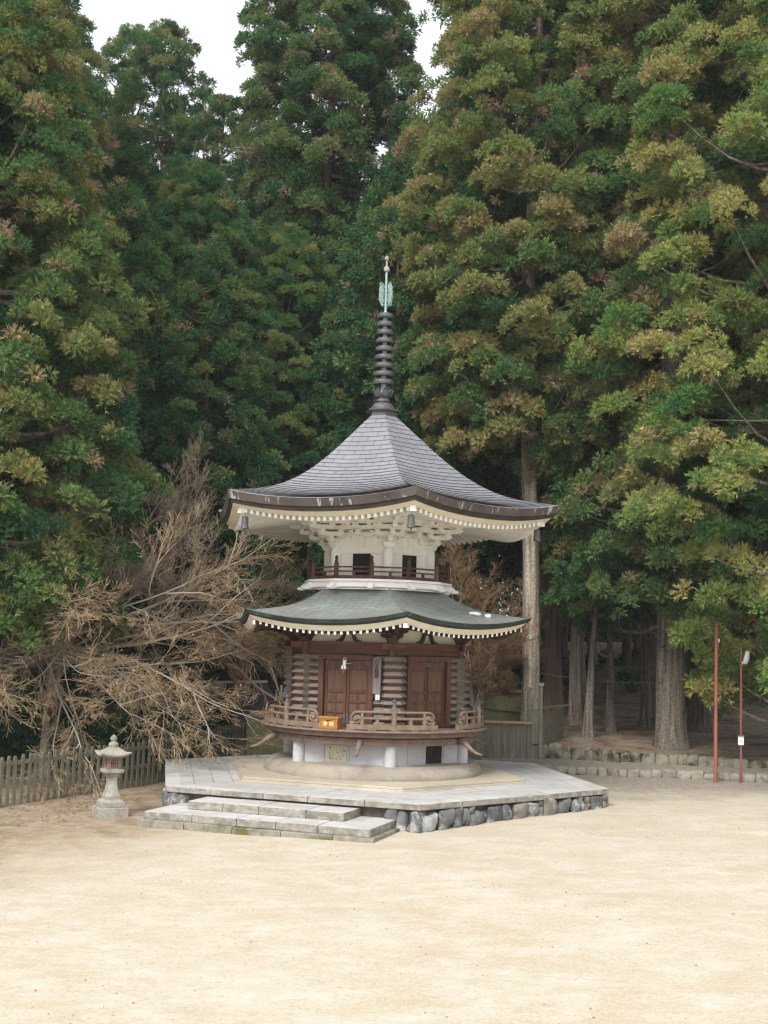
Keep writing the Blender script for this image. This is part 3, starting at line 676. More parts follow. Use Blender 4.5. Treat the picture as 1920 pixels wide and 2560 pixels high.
# ------------------------------------------------------------------ roofs
def roof(name, tab, R, r0, drop, n, mroof, parent, brick_w, pw=2.2, lipz=.012):
    rr = np.array([t[0] for t in tab]); zz = np.array([t[1] for t in tab]); cf = np.polyfit(rr, zz, 5)
    hz = lambda r: float(np.polyval(cf, r))
    def zat(r, s): q = max(0, (r-r0)/(R-r0)); return hz(r) - drop*q**1.6*(1-abs(s)**pw)
    def pt(f, r, s, dz=0): return f(s*r/2, r*COS30, zat(r, s)+dz)
    S = [-1, -.96, -.88, -.76, -.6, -.4, -.2, 0, .2, .4, .6, .76, .88, .96, 1]
    mb = MB()
    for k in range(6):
        f = FP(k)
        for i in range(n):
            ra = R - (R-r0)*i/n; rb = R - (R-r0)*(i+1)/n; lip = lipz if i else 0.0
            lo = [mb.vert(pt(f, ra+.006*bool(i), s, lip)) for s in S]; hi = [mb.vert(pt(f, rb, s, 0)) for s in S]
            un = [mb.vert(pt(f, ra-.02, s, -.012)) for s in S]
            for q in range(len(S)-1):
                u0, u1 = S[q]*ra/2/brick_w, S[q+1]*ra/2/brick_w; v0, v1 = S[q]*rb/2/brick_w, S[q+1]*rb/2/brick_w
                mb.iface((lo[q], lo[q+1], hi[q+1], hi[q]), 0, ((u0, i+.04), (u1, i+.04), (v1, i+.96), (v0, i+.96)))
                mb.iface((un[q], un[q+1], lo[q+1], lo[q]), 1)  # riser below each course lip coloured dark, a painted shadow line
    o = mb.build(name, [mroof, M['fascia_dark']], parent)
    return o, zat
def sweep(name, prof, zc, m, parent):
    S = [-1, -.96, -.9, -.8, -.7, -.55, -.4, -.2, 0, .2, .4, .55, .7, .8, .9, .96, 1]
    mb = MB()
    for k in range(6):
        f = FP(k); rows = [[mb.vert(f(s*r/2, r*COS30, zc(s)+dz)) for s in S] for r, dz in prof]
        for a, b in zip(rows, rows[1:]+rows[:1]):
            for q in range(len(S)-1): mb.iface((b[q], b[q+1], a[q+1], a[q]))
    return mb.build(name, m, parent)
up_tab = [(.36, 10.05), (.5, 9.95), (.85, 9.61), (1.266, 9.25), (1.957, 8.66), (2.522, 8.27), (3.07, 7.98), (3.62, 7.815), (4.16, 7.70), (4.76, 7.63)]
lo_tab = [(1.55, 5.54), (1.887, 5.345), (2.377, 5.09), (2.91, 4.94), (3.335, 4.865), (3.70, 4.828), (4.12, 4.825)]
PW = 2.2
zcu = lambda s: 7.63 - .235*(1-abs(s)**PW); zcl = lambda s: 4.825 - .225*(1-abs(s)**PW)
uroof, zat_u = roof('upper_roof', up_tab, 4.76, .36, .235, 29, M['roof_grey'], pag, .44, lipz=.016)
lroof, zat_l = roof('lower_roof', lo_tab, 4.12, 1.55, .225, 21, M['roof_green'], pag, .42, lipz=.004)
sweep('fascia', [(4.755, -.006), (4.70, -.19), (4.2, -.19), (4.2, -.006)], zcu, M['fascia'], uroof)
sweep('fascia_underlayer', [(4.665, -.192), (4.625, -.30), (4.2, -.30), (4.2, -.192)], zcu, M['fascia_dark'], uroof)
sweep('eave_board', [(4.585, -.302), (4.38, -.395), (4.1, -.395), (4.1, -.302)], zcu, M['cream'], uroof)
sweep('fascia', [(4.115, -.006), (4.075, -.085), (3.7, -.085), (3.7, -.006)], zcl, M['fascia_green'], lroof)
sweep('fascia_underlayer', [(4.045, -.087), (4.01, -.135), (3.7, -.135), (3.7, -.087)], zcl, M['fascia_dark'], lroof)
sweep('eave_board', [(3.985, -.137), (3.83, -.265), (3.5, -.265), (3.5, -.137)], zcl, M['cream'], lroof)
def soffit(name, ro, zo, ri, zi, zc, m, parent):
    S = [-1, -.9, -.7, -.4, 0, .4, .7, .9, 1]; mb = MB()
    for k in range(6):
        f = FP(k); a = [mb.vert(f(s*ro/2, ro*COS30, zc(s)+zo)) for s in S]; b = [mb.vert(f(s*ri/2, ri*COS30, zi)) for s in S]
        for q in range(len(S)-1): mb.iface((a[q], a[q+1], b[q+1], b[q]))
    mb.build(name, m, parent)
soffit('soffit', 4.36, -.392, 1.9, 7.36, zcu, M['cream'], uroof)
soffit('soffit', 3.82, -.262, 2.1, 4.64, zcl, M['darkwood'], lroof)
def rafters(parent, ro, dz_top, hgt, wdt, ri, zi, zc, n, mb_mat, white_sides, hip_w):
    """parallel rafters along each side, cut against the hip rafters; white end faces"""
    hid = MB()
    for k in range(6):
        f = FP(k)
        for i in range(n):
            s = -1 + 2*(i+.5)/n; u = s*ro/2*.985; do = ro*COS30; di = max(ri*COS30, abs(u)/math.tan(R60/2)+.05)
            if do-di < .12: di = do-.12
            zo = zc(s)+dz_top-hgt/2; q = (do-di)/(do-ri*COS30); zin = zo + (zi-zo)*q - hgt*.2
            m_ = hid if k not in (-1, 0, 5) else MB()
            m_.bar(f(u, di, zin), f(u, do, zo), wdt, hgt, 0, 1)
            if k in (0, 5): m_.build('rafter', mb_mat, parent)
        a = TH + k*R60; n_ = dirv(a); zo = zc(1)+dz_top-hip_w*.5
        m_ = MB(); m_.bar(n_*ri + Vector((0, 0, zi-.06)), n_*(ro+.07) + Vector((0, 0, zo)), hip_w, hip_w, 0, 1); m_.build('hip_rafter', mb_mat, parent)
    o = hid.build('hidden_side_rafters', mb_mat, parent); o['kind'] = 'stuff'
rafters(uroof, 4.33, -.40, .095, .072, 1.95, 7.31, zcu, 27, [M['white'], M['whitepaint']], True, .13)
rafters(lroof, 3.78, -.268, .078, .062, 2.1, 4.58, zcl, 23, [M['darkwood'], M['whitepaint']], False, .105)
# white collar, round balcony, upper storey
mb = MB(); mb.lathe([(1.78, 5.40), (1.70, 5.47), (1.5, 5.53), (1.3, 5.56)], n=48, cap=False)
mb.build('collar_dome', M['white'], pag, smooth=50)
AB = TH + rad(15)
mb = MB()
def ring12(prof, m):
    R = [[dirv(AB + i*math.pi/6)*r + Vector((0, 0, z)) for i in range(12)] for r, z in prof]
    for i in range(len(R)):
        a, b = R[i], R[(i+1) % len(R)]
        for k in range(12): m.face((a[k], a[(k+1) % 12], b[(k+1) % 12], b[k]))
ring12([(1.3, 5.60), (1.93, 5.60), (1.93, 5.655), (1.3, 5.655)], mb)
ring12([(1.3, 5.555), (1.86, 5.555), (1.86, 5.598), (1.3, 5.598)], mb)
ring12([(1.3, 5.46), (1.89, 5.46), (1.89, 5.553), (1.3, 5.553)], mb)
balc = mb.build('balcony', M['whitepaint'], pag)
for i in range(12):
    a = AB + i*math.pi/6; n_ = dirv(a); mb = MB()
    X = n_.cross(Vector((0, 0, 1)))
    pr = [(1.5, 5.43), (1.90, 5.43), (2.0, 5.40), (2.09, 5.405), (2.13, 5.44), (2.10, 5.475), (2.04, 5.49), (2.0, 5.54), (1.94, 5.585), (1.5, 5.59)]
    mb.loft([[n_*q + X*.065 + Vector((0, 0, z)) for q, z in pr], [n_*q - X*.065 + Vector((0, 0, z)) for q, z in pr]])
    mb.build('bracket_arm', M['whitepaint'], balc, bev=.008)
e = MB(); RB = 1.82
bp_ = [dirv(AB + i*math.pi/6)*RB for i in range(13)]
for a, b in zip(bp_, bp_[1:]):
    for z, w_, h_ in ((5.70, .06, .085), (5.845, .035, .035), (5.955, .04, .04)): e.bar(a + Vector((0, 0, z)), b + Vector((0, 0, z)), w_, h_)
    mdl = (a+b)/2; e.box(mdl + Vector((0, 0, 5.785)), .03, .03, .045, (b-a).normalized(), mdl.normalized())
rail_ = e.build('balustrade', M['wood'], pag)
for i in range(12):
    p = bp_[i]; e = MB(); e.lathe([(.062, 5.655), (.062, 6.06)], p, 10); po = e.build('post', M['wood'], rail_, smooth=40)
    e = MB(); e.lathe([(.042, 6.058), (.044, 6.13), (.03, 6.14), (.028, 6.155), (.046, 6.17), (.048, 6.19), (.03, 6.22), (.008, 6.245), (.002, 6.25)], p, 10); e.build('finial', M['darkwood'], po, smooth=50)
mb = MB(); mb.loft([[HV(1.40, k, 5.56) for k in range(6)], [HV(1.40, k, 7.3) for k in range(6)]]); mb.build('white_wall', M['white'], pag)
for k in range(6):
    mb = MB(); mb.lathe([(.138, 5.6), (.138, 6.38), (.125, 6.45), (.10, 6.485)], HV(1.40, k, 0), 20); mb.build('column', M['white'], pag, smooth=40)
    f = FP(k); aw = 1.40*COS30; a = TH+R60/2+k*R60
    mb = MB(); mb.box(f(0, aw-.02, 5.98), .245, .028, .345, tanv(a), dirv(a)); mb.build('dark_opening', M['black'], pag)
    mb = MB(); mb.box(f(0, aw+.004, 6.415), .60, .03, .075, tanv(a), dirv(a)); mb.box(f(0, aw+.01, 6.332), .46, .02, .006, tanv(a), dirv(a))
    mb.box(f(-.262, aw+.002, 5.98), .016, .02, .35, tanv(a), dirv(a)); mb.box(f(.262, aw+.002, 5.98), .016, .02, .35, tanv(a), dirv(a))
    mb.box(f(0, aw+.01, 6.64), .06, .03, .15, tanv(a), dirv(a))
    mb.build('wall_trim', M['white'], pag)
# stepped white bracket complex under the upper eave
mb = MB()
hexring(mb, 1.2, 1.50, 6.78, 6.86); hexring(mb, 1.2, 1.72, 6.93, 7.01); hexring(mb, 1.3, 1.98, 7.06, 7.14); hexring(mb, 1.4, 2.25, 7.18, 7.27)
mb.build('purlin_ring', M['white'], pag)
for k in range(6):
    a = TH + k*R60; n_ = dirv(a); t_ = tanv(a); mb = MB(); tl, tr = tanv(TH + R60/2 + (k-1)*R60), tanv(TH + R60/2 + k*R60)
    mb.box(n_*1.40 + Vector((0, 0, 6.545)), .17, .17, .06, t_, n_, taper=.68)
    for j in range(4):
        zz = 6.605 + .158*j; re_ = 1.70 + .29*j
        arm(mb, n_*0 + Vector((0, 0, zz)), n_, 1.2, re_, .105, .105)
        block(mb, n_*(re_-.09) + Vector((0, 0, zz+.105)), .15, .053, t_, n_)
        for jj in range(j+1):
            rj = 1.40 + .27*jj; le = .42 + .10*(j-jj) if jj == j else .5
            if jj < j-1: continue
            for dn in (-tl, tr):
                arm(mb, n_*rj + Vector((0, 0, zz+.001)), dn, -.02, le, .09, .10)
                block(mb, n_*rj + dn*(le-.085) + Vector((0, 0, zz+.101)), .14, .053, dn, dn.cross(Vector((0, 0, 1))))
    mb.build('bracket', M['white'], pag)
for k in range(6):
    f = FP(k); a = TH+R60/2+k*R60; n_, t_ = dirv(a), tanv(a); mb = MB()
    for j in range(1, 4):
        zz = 6.605 + .158*j; dd = 1.40*COS30
        arm(mb, f(0, 0, zz), n_, dd-.05, dd+.16+.24*j, .10, .10)
        block(mb, f(0, dd+.08+.24*j, zz+.1), .14, .05, t_, n_)
        for sg in (-1, 1): arm(mb, f(0, dd+.06+.22*(j-1), zz+.001), t_*sg, -.02, .36, .09, .10); block(mb, f(sg*.28, dd+.06+.22*(j-1), zz+.101), .13, .05, t_, n_)
    mb.build('bracket', M['white'], pag)
# finial: roban box, bowl, lotus, nine rings, flames, jewels
fin = MB(); fin.loft([[HV(.40, k, 9.99) for k in range(6)], [HV(.375, k, 10.02) for k in range(6)], [HV(.375, k, 10.17) for k in range(6)]])
fin_o = fin.build('finial', M['bronze'], pag)
mb = MB(); mb.loft([[HV(.44, k, 9.965) for k in range(6)], [HV(.41, k, 10.01) for k in range(6)]]); mb.build('base_flashing', M['metal'], fin_o)
mb = MB(); mb.lathe([(.38, 10.17), (.47, 10.185), (.475, 10.21), (.45, 10.225), (.36, 10.228)], n=6, a0=TH); mb.build('flange', M['bronze'], fin_o)
mb = MB(); mb.lathe([(.30, 10.225), (.32, 10.24), (.315, 10.30), (.28, 10.36), (.22, 10.41), (.17, 10.43), (.165, 10.45), (.20, 10.46), (.195, 10.49), (.16, 10.52), (.15, 10.56), (.19, 10.575), (.20, 10.60)], n=24); mb.build('inverted_bowl', M['bronze'], fin_o, smooth=40)
for i in range(8):
    a = TH + i*math.pi/4; n_ = dirv(a); t_ = tanv(a); mb = MB()
    pr = [(.19, 10.59, .075), (.225, 10.66, .085), (.235, 10.73, .07), (.265, 10.785, .035), (.285, 10.80, .012)]
    mb.loft([[n_*(q+.012) + t_*w_ + Vector((0, 0, z)) for q, z, w_ in pr] + [n_*(q+.012) - t_*w_ + Vector((0, 0, z)) for q, z, w_ in pr[::-1]],
             [n_*(q-.012) + t_*w_ + Vector((0, 0, z)) for q, z, w_ in pr] + [n_*(q-.012) - t_*w_ + Vector((0, 0, z)) for q, z, w_ in pr[::-1]]])
    mb.build('lotus_petal', M['bronze'], fin_o)
mb = MB(); mb.lathe([(.075, 10.55), (.06, 12.9), (.035, 12.92), (.03, 13.1), (.028, 14.0)], n=12); mb.build('mast', M['verdigris'], fin_o, smooth=40)
for i in range(9):
    z = 10.975 + i*.2265; r = .265 - .058*i/8; mb = MB()
    mb.lathe([(r-.05, z-.055), (r-.01, z-.05), (r, z-.02), (r, z+.04), (r-.02, z+.065), (r-.07, z+.085), (.09, z+.09), (.075, z+.075), (r-.08, z+.06), (r-.05, z+.03)], n=28, cap=False)
    for q in range(8):
        a = q*math.pi/4; mb.bar(dirv(a)*.05 + Vector((0, 0, z-.02)), dirv(a)*(r-.03) + Vector((0, 0, z-.02)), .025, .04)
    mb.build('ring', M['bronze'], fin_o, smooth=40)
for i in range(4):
    a = TH + i*math.pi/2 + .5; n_ = dirv(a); mb = MB(); r = random.Random(i)
    for z0 in (13.14, 13.28, 13.42, 13.54):
        for sp in (1, .72, .45):
            pts = []
            for q in range(9):
                th = -math.pi/2 + q/8*math.pi*1.35; rr = .085*sp; pts.append(n_*(.05 + .13*sp*(1-abs(z0-13.36)*1.4) + math.cos(th)*rr*.75) + Vector((0, 0, z0 + .06*sp + math.sin(th)*rr*1.15)))
            mb.tube(pts, .0095, 4)
        mb.tube([n_*.02 + Vector((0, 0, z0-.03)), n_*.10 + Vector((0, 0, z0-.04)), n_*.19 + Vector((0, 0, z0+.02)), n_*.215 + Vector((0, 0, z0+.12))], .0095, 4)
    mb.build('flame_ornament', M['verdigris'], fin_o)
mb = MB(); mb.lathe([(.028, 13.70), (.03, 13.95), (.035, 13.99)], n=10); mb.build('upper_rod', M['verdigris'], fin_o, smooth=40)
mb = MB(); mb.lathe([(.02, 14.00), (.07, 14.03), (.085, 14.085), (.07, 14.14), (.03, 14.17), (.025, 14.33)], n=16); mb.build('dragon_wheel', M['lantern'], fin_o, smooth=40)
mb = MB(); mb.lathe([(.02, 14.33), (.05, 14.345), (.062, 14.385), (.05, 14.43), (.02, 14.455), (.003, 14.475)], n=14); mb.build('jewel', M['lantern'], fin_o, smooth=40)

# ------------------------------------------------------------------ things hung on, lying on or fixed to the pagoda
for k, lab in ((0, 'bronze wind bell hanging from the corner of the upper eave nearest the viewer'), (1, 'bronze wind bell under the corner of the upper eave beside the pale trunk'), (-1, 'bronze wind bell under the upper eave corner reached by the bare maple twigs')):
    p = HV(4.22, k, 7.12); b = empty('wind_bell', p, lab, 'bell', 'wind bells under the upper eave')
    mb = MB(); mb.lathe([(.004, 0.02), (.004, -.085)], p, 5); mb.build('hook', M['bronze'], b)
    mb = MB(); mb.lathe([(.02, -.08), (.07, -.095), (.082, -.13), (.082, -.30), (.095, -.36), (.105, -.385), (.085, -.385), (.07, -.2)], p, 16, cap=False); mb.build('body', M['bronze'], b, smooth=50)
    mb = MB(); mb.lathe([(.006, -.2), (.006, -.40), (.03, -.41), (.03, -.43), (.004, -.44)], p, 8); mb.build('clapper', M['bronze'], b)
    if k: 
        for ch in [x for x in sc.collection.objects if x.parent == b]: pass
r = random.Random(5)
f0 = FP(0)
for (u, rr_, sz, lab) in ((.98, 3.05, .16, 'larger of two melting snow patches near the corner of the green roof'), (1.20, 3.33, .11, 'smaller of two melting snow patches near the corner of the green roof')):
    s = u/(rr_/2)
    c = f0(u, rr_*COS30, zat_l(rr_, s)+.02); mb = MB()
    rock(mb, c, sz, sz*.7, .045, tanv(TH+.9), dirv(TH+.9), rr_, .3); tag(mb.build('snow_patch', M['snow'], smooth=60), lab, 'snow', 'snow patches on the green roof')
fL = FP(-1); aL = TH - R60/2; tL, nL = tanv(aL), dirv(aL)
bc = dirv(rad(-22.5))*2.70; bc.z = 2.026; ab = rad(-22.5); tb, nb = tanv(ab), dirv(ab)
bx = empty('offertory_box', bc, 'small orange varnished offertory box with gold characters on the balcony edge', 'box')
mb = MB(); mb.box(bc + Vector((0, 0, .12)), .235, .13, .12, tb, nb); mb.build('body', M['box'], bx, bev=.008)
mb = MB(); mb.box(bc + Vector((0, 0, .265)), .265, .155, .024, tb, nb); mb.build('lid', M['box'], bx, bev=.006)
mb = MB(); mb.box(bc + nb*.127 + Vector((0, 0, .195)), .075, .006, .011, tb, nb); mb.build('slot', M['inkblack'], bx)
mb = MB()
for sg in (-1, 1): mb.box(bc + tb*sg*.215 + nb*.135 + Vector((0, 0, .12)), .022, .008, .118, tb, nb)
mb.box(bc + nb*.135 + Vector((0, 0, .022)), .19, .008, .02, tb, nb); mb.build('trim', M['box'], bx, bev=.004)
def text(body, size, loc, a, m, parent, name, ext=.002):
    cu = bpy.data.curves.new(name, 'FONT'); cu.body = body; cu.size = size; cu.align_x = 'CENTER'; cu.align_y = 'CENTER'; cu.extrude = ext; cu.offset = size*.012
    cu.materials.append(m); o = bpy.data.objects.new(name, cu); sc.collection.objects.link(o)
    bpy.context.view_layer.update(); me = bpy.data.meshes.new_from_object(o.evaluated_get(bpy.context.evaluated_depsgraph_get())); bpy.data.objects.remove(o); bpy.data.curves.remove(cu)
    o = bpy.data.objects.new(name, me); sc.collection.objects.link(o)
    o.parent = parent; o.matrix_parent_inverse = Matrix.Translation(-Vector(parent.location))
    Z = dirv(a); X = tanv(a); Y = Vector((0, 0, 1)); mt = Matrix((X, Y, Z)).transposed().to_4x4(); mt.translation = loc; o.matrix_basis = mt
    return o
text('浄', .12, bc - tb*.085 + nb*.133 + Vector((0, 0, .115)), ab, M['gold'], bx, 'lettering')
text('財', .12, bc + tb*.085 + nb*.133 + Vector((0, 0, .115)), ab, M['gold'], bx, 'lettering')
sbp = fL(.83, D0+.15, 3.30)
sb = empty('name_board', sbp, 'tall weathered vertical name board with brushed black characters beside the left door', 'sign')
mb = MB(); mb.box(sbp, .105, .018, .44, tL, nL); mb.build('board', M['sign'], sb, bev=.006)
for i, ch in enumerate('六角経蔵'): text(ch, .125, sbp + nL*.02 + Vector((0, 0, .345-.118*i)), aL, M['inkblack'], sb, 'lettering')
np_ = fL(.85, D0+.13, 2.80)
nt_ = empty('paper_notice', np_, 'small white paper notice pinned just below the name board', 'notice')
mb = MB(); mb.box(np_, .052, .004, .072, tL, nL); mb.build('sheet', M['paper'], nt_)
mb = MB(); mb.box(np_ + nL*.005 + Vector((0, 0, -.032)), .024, .001, .006, tL, nL); mb.box(np_ + nL*.005 + Vector((0, 0, -.045)), .02, .001, .004, tL, nL); mb.build('printed_line', M['inkblack'], nt_)
dp = fL(-.02, D0+.15, 3.60)
de = empty('straw_ornament', dp, 'straw new year ornament with white paper streamers hung over the left door', 'ornament')
mb = MB(); pts = [dp + tL*math.sin(q)*.045 + Vector((0, 0, .09 - math.cos(q)*.075 - .05)) for q in [i*2*math.pi/14 for i in range(15)]]
mb.tube(pts, .014, 6); mb.tube([dp + Vector((0, 0, -.03)), dp + tL*.20 + Vector((0, 0, -.03))], [.012, .005], 5)
for q in (-.05, .03, .07, .11): mb.tube([dp + Vector((0, 0, -.06)), dp + tL*q*1.2 + nL*.02 + Vector((0, 0, -.22+abs(q)*.5))], [.006, .003], 4)
mb.tube([dp + Vector((0, 0, -.06)), dp + tL*-.02 + Vector((0, 0, -.26))], [.014, .006], 5)
mb.build('straw_loop', M['straw'], de)
mb = MB()
for o_, w_, z in ((-.055, .022, -.125), (.012, .026, -.12), (-.005, .034, -.045), (.0, .026, .015)): mb.box(dp + tL*o_ + nL*(.012+.004*abs(z)*10) + Vector((0, 0, z)), w_, .003, .042, (tL*.98 + Vector((0, 0, .15))).normalized(), nL)
mb.build('paper_streamer', M['paper'], de)

# ------------------------------------------------------------------ stone lantern
LX, LY = -5.86, -4.0; LZ = G(LX, LY)
la = empty('stone_lantern', (LX, LY, LZ), 'weathered stone lantern on a stepped plinth before the picket fence', 'lantern')
al = rad(28)
def sq(hw, z, off=0): return [Vector((LX, LY, LZ+z)) + dirv(al + math.pi/4 + i*math.pi/2)*hw*math.sqrt(2) for i in range(4)]
def sqloft(name, prof, m, bev=.01): q = MB(); q.loft([sq(h, z) for h, z in prof]); return q.build(name, m, la, bev=bev)
sqloft('foot', [(.335, -.08), (.325, .21)], M['lantern'], .015)
sqloft('base', [(.255, .21), (.25, .33), (.175, .385)], M['lantern'], .012)
sqloft('shaft', [(.165, .385), (.168, .45), (.125, .56), (.10, .70), (.098, .80), (.115, .875), (.135, .885), (.135, .915)], M['lantern'], .008)
sqloft('platform', [(.15, .915), (.155, .945), (.215, .965), (.215, 1.045)], M['lantern'], .01)
fb = sqloft('firebox', [(.155, 1.045), (.15, 1.30)], M['firebox'], .008)
q = MB()
for i in range(4):
    a = al + i*math.pi/2; q.box(Vector((LX, LY, LZ+1.17)) + dirv(a)*.150, .075, .008, .085, tanv(a), dirv(a))
win = q.build('window', M['inkblack'], fb)
q = MB()
for i in range(4):
    a = al + i*math.pi/2
    for u in (-.045, 0, .045): q.box(Vector((LX, LY, LZ+1.17)) + dirv(a)*.161 + tanv(a)*u, .009, .004, .085, tanv(a), dirv(a))
    for z in (1.13, 1.21): q.box(Vector((LX, LY, LZ+z)) + dirv(a)*.161, .075, .0035, .009, tanv(a), dirv(a))
q.build('lattice', M['firebox'], fb)
q = MB(); N = 8
rings = []
for hw, z, lift in ((.20, 1.30, 0), (.325, 1.335, .07), (.335, 1.365, .075), (.25, 1.40, .03), (.17, 1.455, .008), (.11, 1.515, 0), (.095, 1.53, 0)):
    ring_ = []
    c = sq(hw, z)
    for i in range(4):
        for t in range(N):
            s = t/N; p = c[i].lerp(c[(i+1) % 4], s); p = p + Vector((0, 0, lift*abs(2*s-1)**2.5)); ring_.append(p)
    rings.append(ring_)
q.loft(rings); q.build('cap', M['lantern'], la, smooth=30)
q = MB(); q.lathe([(.10, 1.525), (.115, 1.56), (.11, 1.60), (.075, 1.635), (.05, 1.65), (.05, 1.665), (.075, 1.69), (.078, 1.72), (.055, 1.76), (.02, 1.795), (.004, 1.81)], (LX, LY, LZ), 14); q.build('jewel', M['lantern'], la, smooth=40)

# ------------------------------------------------------------------ fences
fl = [(-13.5, -9.2), (-8.70, -2.95), (-5.85, 1.75), (-4.55, 6.4), (-4.0, 8.6)]
fe = empty('picket_fence', (-6, 1.5, .1), 'long mossy wooden picket fence running back behind the stone lantern', 'fence')
r = random.Random(8); s = 2.0; Lf = plen(fl); k = 0
mp_ = MB(); mp_.loft([[Vector((x, y, z)) for x, y in ((-.047, -.018), (.047, -.018), (.047, .018), (-.047, .018))] for z in (0, 1.19)] + [[Vector((x*.55, y, 1.235)) for x, y in ((-.047, -.018), (.047, -.018), (.047, .018), (-.047, .018))]])
pm = mp_.build('picket', M['fence'], fe, world=False, bev=.006); pm_first = True
while s < Lf:
    p, t = polyline_at(fl, s); ang = math.atan2(t.y, t.x)
    o = pm if pm_first else pm.copy()
    if not pm_first: sc.collection.objects.link(o)
    pm_first = False
    hs_ = r.uniform(.97, 1.03)
    o.matrix_parent_inverse = Matrix.Identity(4)
    o.location = Vector((p.x, p.y, G(p.x, p.y)-.05)) - Vector(fe.location); o.scale = (1, 1, hs_); o.rotation_euler = (r.uniform(-.015, .015), r.uniform(-.02, .02), ang)
    s += .212
for zz in (.52, 1.0):
    mb = MB()
    for a, b in zip(fl, fl[1:]):
        n = 3; t = (Vector(b)-Vector(a)).normalized(); nn = Vector((-t.y, t.x))*.04
        for i in range(n):
            p = Vector(a).lerp(Vector(b), i/n) + nn; q_ = Vector(a).lerp(Vector(b), (i+1)/n) + nn
            mb.bar((p.x, p.y, G(p.x, p.y)+zz), (q_.x, q_.y, G(q_.x, q_.y)+zz), .045, .10)
    mb.build('rail', M['fence'], fe)
def board_fence(name, pts, zb, zt, label, m, cat='fence', group=None, bw=.16, cap=None, seed=2):
    p0 = Vector(pts[0]); e = empty(name, (p0.x, p0.y, zb), label, cat, group); r = random.Random(seed); mb = MB(); s = 0; Lt = plen(pts)
    while s < Lt-.02:
        wd = min(bw*r.uniform(.9, 1.1), Lt-s); p, t = polyline_at(pts, s+wd/2); n_ = Vector((t.y, -t.x, 0)); off = r.uniform(0, .008)
        z1 = zt(s) if callable(zt) else zt
        mb.box((p.x+n_.x*off, p.y+n_.y*off, (zb+z1)/2), wd/2-.003, .012, (z1-zb)/2, (t.x, t.y, 0), n_); s += wd
    mb.build('board_panel', m, e)
    return e
bf = board_fence('board_fence', [(1.4, 7.55), (4.85, 7.18)], .3, 1.665, 'low grey vertical board fence with fresh orange top rail behind the pagoda', M['board'])
mb = MB(); mb.bar((1.4, 7.50, 1.70), (5.0, 7.10, 1.70), .10, .075); mb.build('top_rail', M['orangewood'], bf)
bg_ = board_fence('board_screen', [(3.3, 10.3), (5.2, 10.1)], .4, lambda s: 2.62-.10*s, 'algae-stained board screen standing behind the orange-railed fence', M['board_green'], 'screen', bw=2.0)
mb = MB(); mb.bar((3.3, 10.25, 2.65), (5.2, 10.05, 2.46), .07, .05); mb.bar((3.3, 10.25, 1.98), (5.2, 10.05, 1.83), .03, .02); mb.bar((3.32, 10.25, .5), (3.32, 10.25, 2.66), .07, .09, up=(0, 1, 0)); mb.build('frame', M['darkwood'], bg_)
gt = empty('wooden_gate', (5.05, 7.2, .4), 'narrow weathered plank gate between two tall capped posts', 'gate')
mb = MB(); mb.box((5.07, 7.2, 1.27), .17, .02, .87, (1, -.05, 0), (.05, 1, 0)); mb.build('leaf', M['board'], gt)
mb = MB(); mb.box((5.12, 7.16, 1.02), .09, .012, .02, (1, -.05, .12), (.05, 1, 0)); mb.build('latch', M['inkblack'], gt)
mb = MB(); mb.bar((4.86, 7.2, 2.43), (5.28, 7.2, 2.43), .07, .16); mb.build('crosspiece', M['board'], gt)
for x, zt_, w_ in ((4.90, 2.70, .095), (5.28, 2.86, .11)):
    mb = MB(); mb.box((x, 7.18, (zt_+.3)/2), w_/2, w_/2, (zt_-.3)/2); po = mb.build('post', M['board'], gt, bev=.008)
    mb = MB(); mb.box((x, 7.18, zt_+.055), w_/2+.03, w_/2+.03, .055); mb.build('cap', M['wallstone'], po, bev=.01)
wf = board_fence('wing_fence', [(5.34, 7.2), (6.55, 10.8)], .45, lambda s: 1.98+.10*s/3.8, 'pale plank wing fence running back from the gate beside the trees', M['board'], seed=4)
mb = MB(); mb.bar((5.34, 7.2, 1.5), (6.55, 10.8, 2.10), .05, .06); mb.bar((5.25, 7.2, 2.16), (6.7, 10.8, 2.12), .09, .04); mb.build('brace', M['board_green'], wf)
bl = board_fence('board_fence', [(-4.1, 7.9), (-.9, 7.75)], .2, 1.62, 'dark green stained board fence beyond the left end of the balcony', M['board_green'], seed=6, bw=.19)
mb = MB(); mb.bar((-4.0, 7.8, 1.75), (-2.4, 7.7, 1.80), .10, .09); mb.build('top_rail', M['orangewood'], bl)
ff = empty('picket_fence', (12, 27, 1.2), 'dim wooden picket fence far back among the trunks', 'fence'); r = random.Random(5)
fpts = [(9.6, 22.8), (13.9, 30.2), (17.5, 36.5)]; Lt = plen(fpts); s = 0; first = None
while s < Lt:
    p, t = polyline_at(fpts, s); q = first.copy() if first else None
    if first is None:
        mb = MB(); mb.box((0, 0, .62), .05, .02, .64); first = q = mb.build('picket', M['fence'], ff, world=False)
    else: sc.collection.objects.link(q)
    q.matrix_parent_inverse = Matrix.Identity(4); q.location = Vector((p.x, p.y, t3(p.x, p.y)-.02)) - Vector(ff.location); q.rotation_euler = (0, 0, math.atan2(t.y, t.x)); s += .22
mb = MB()
for z in (.45, 1.0):
    for a, b in zip(fpts, fpts[1:]): mb.bar((a[0]-.04, a[1]+.03, t3(*a)+z), (b[0]-.04, b[1]+.03, t3(*b)+z), .04, .09)
mb.build('rail', M['fence'], ff)

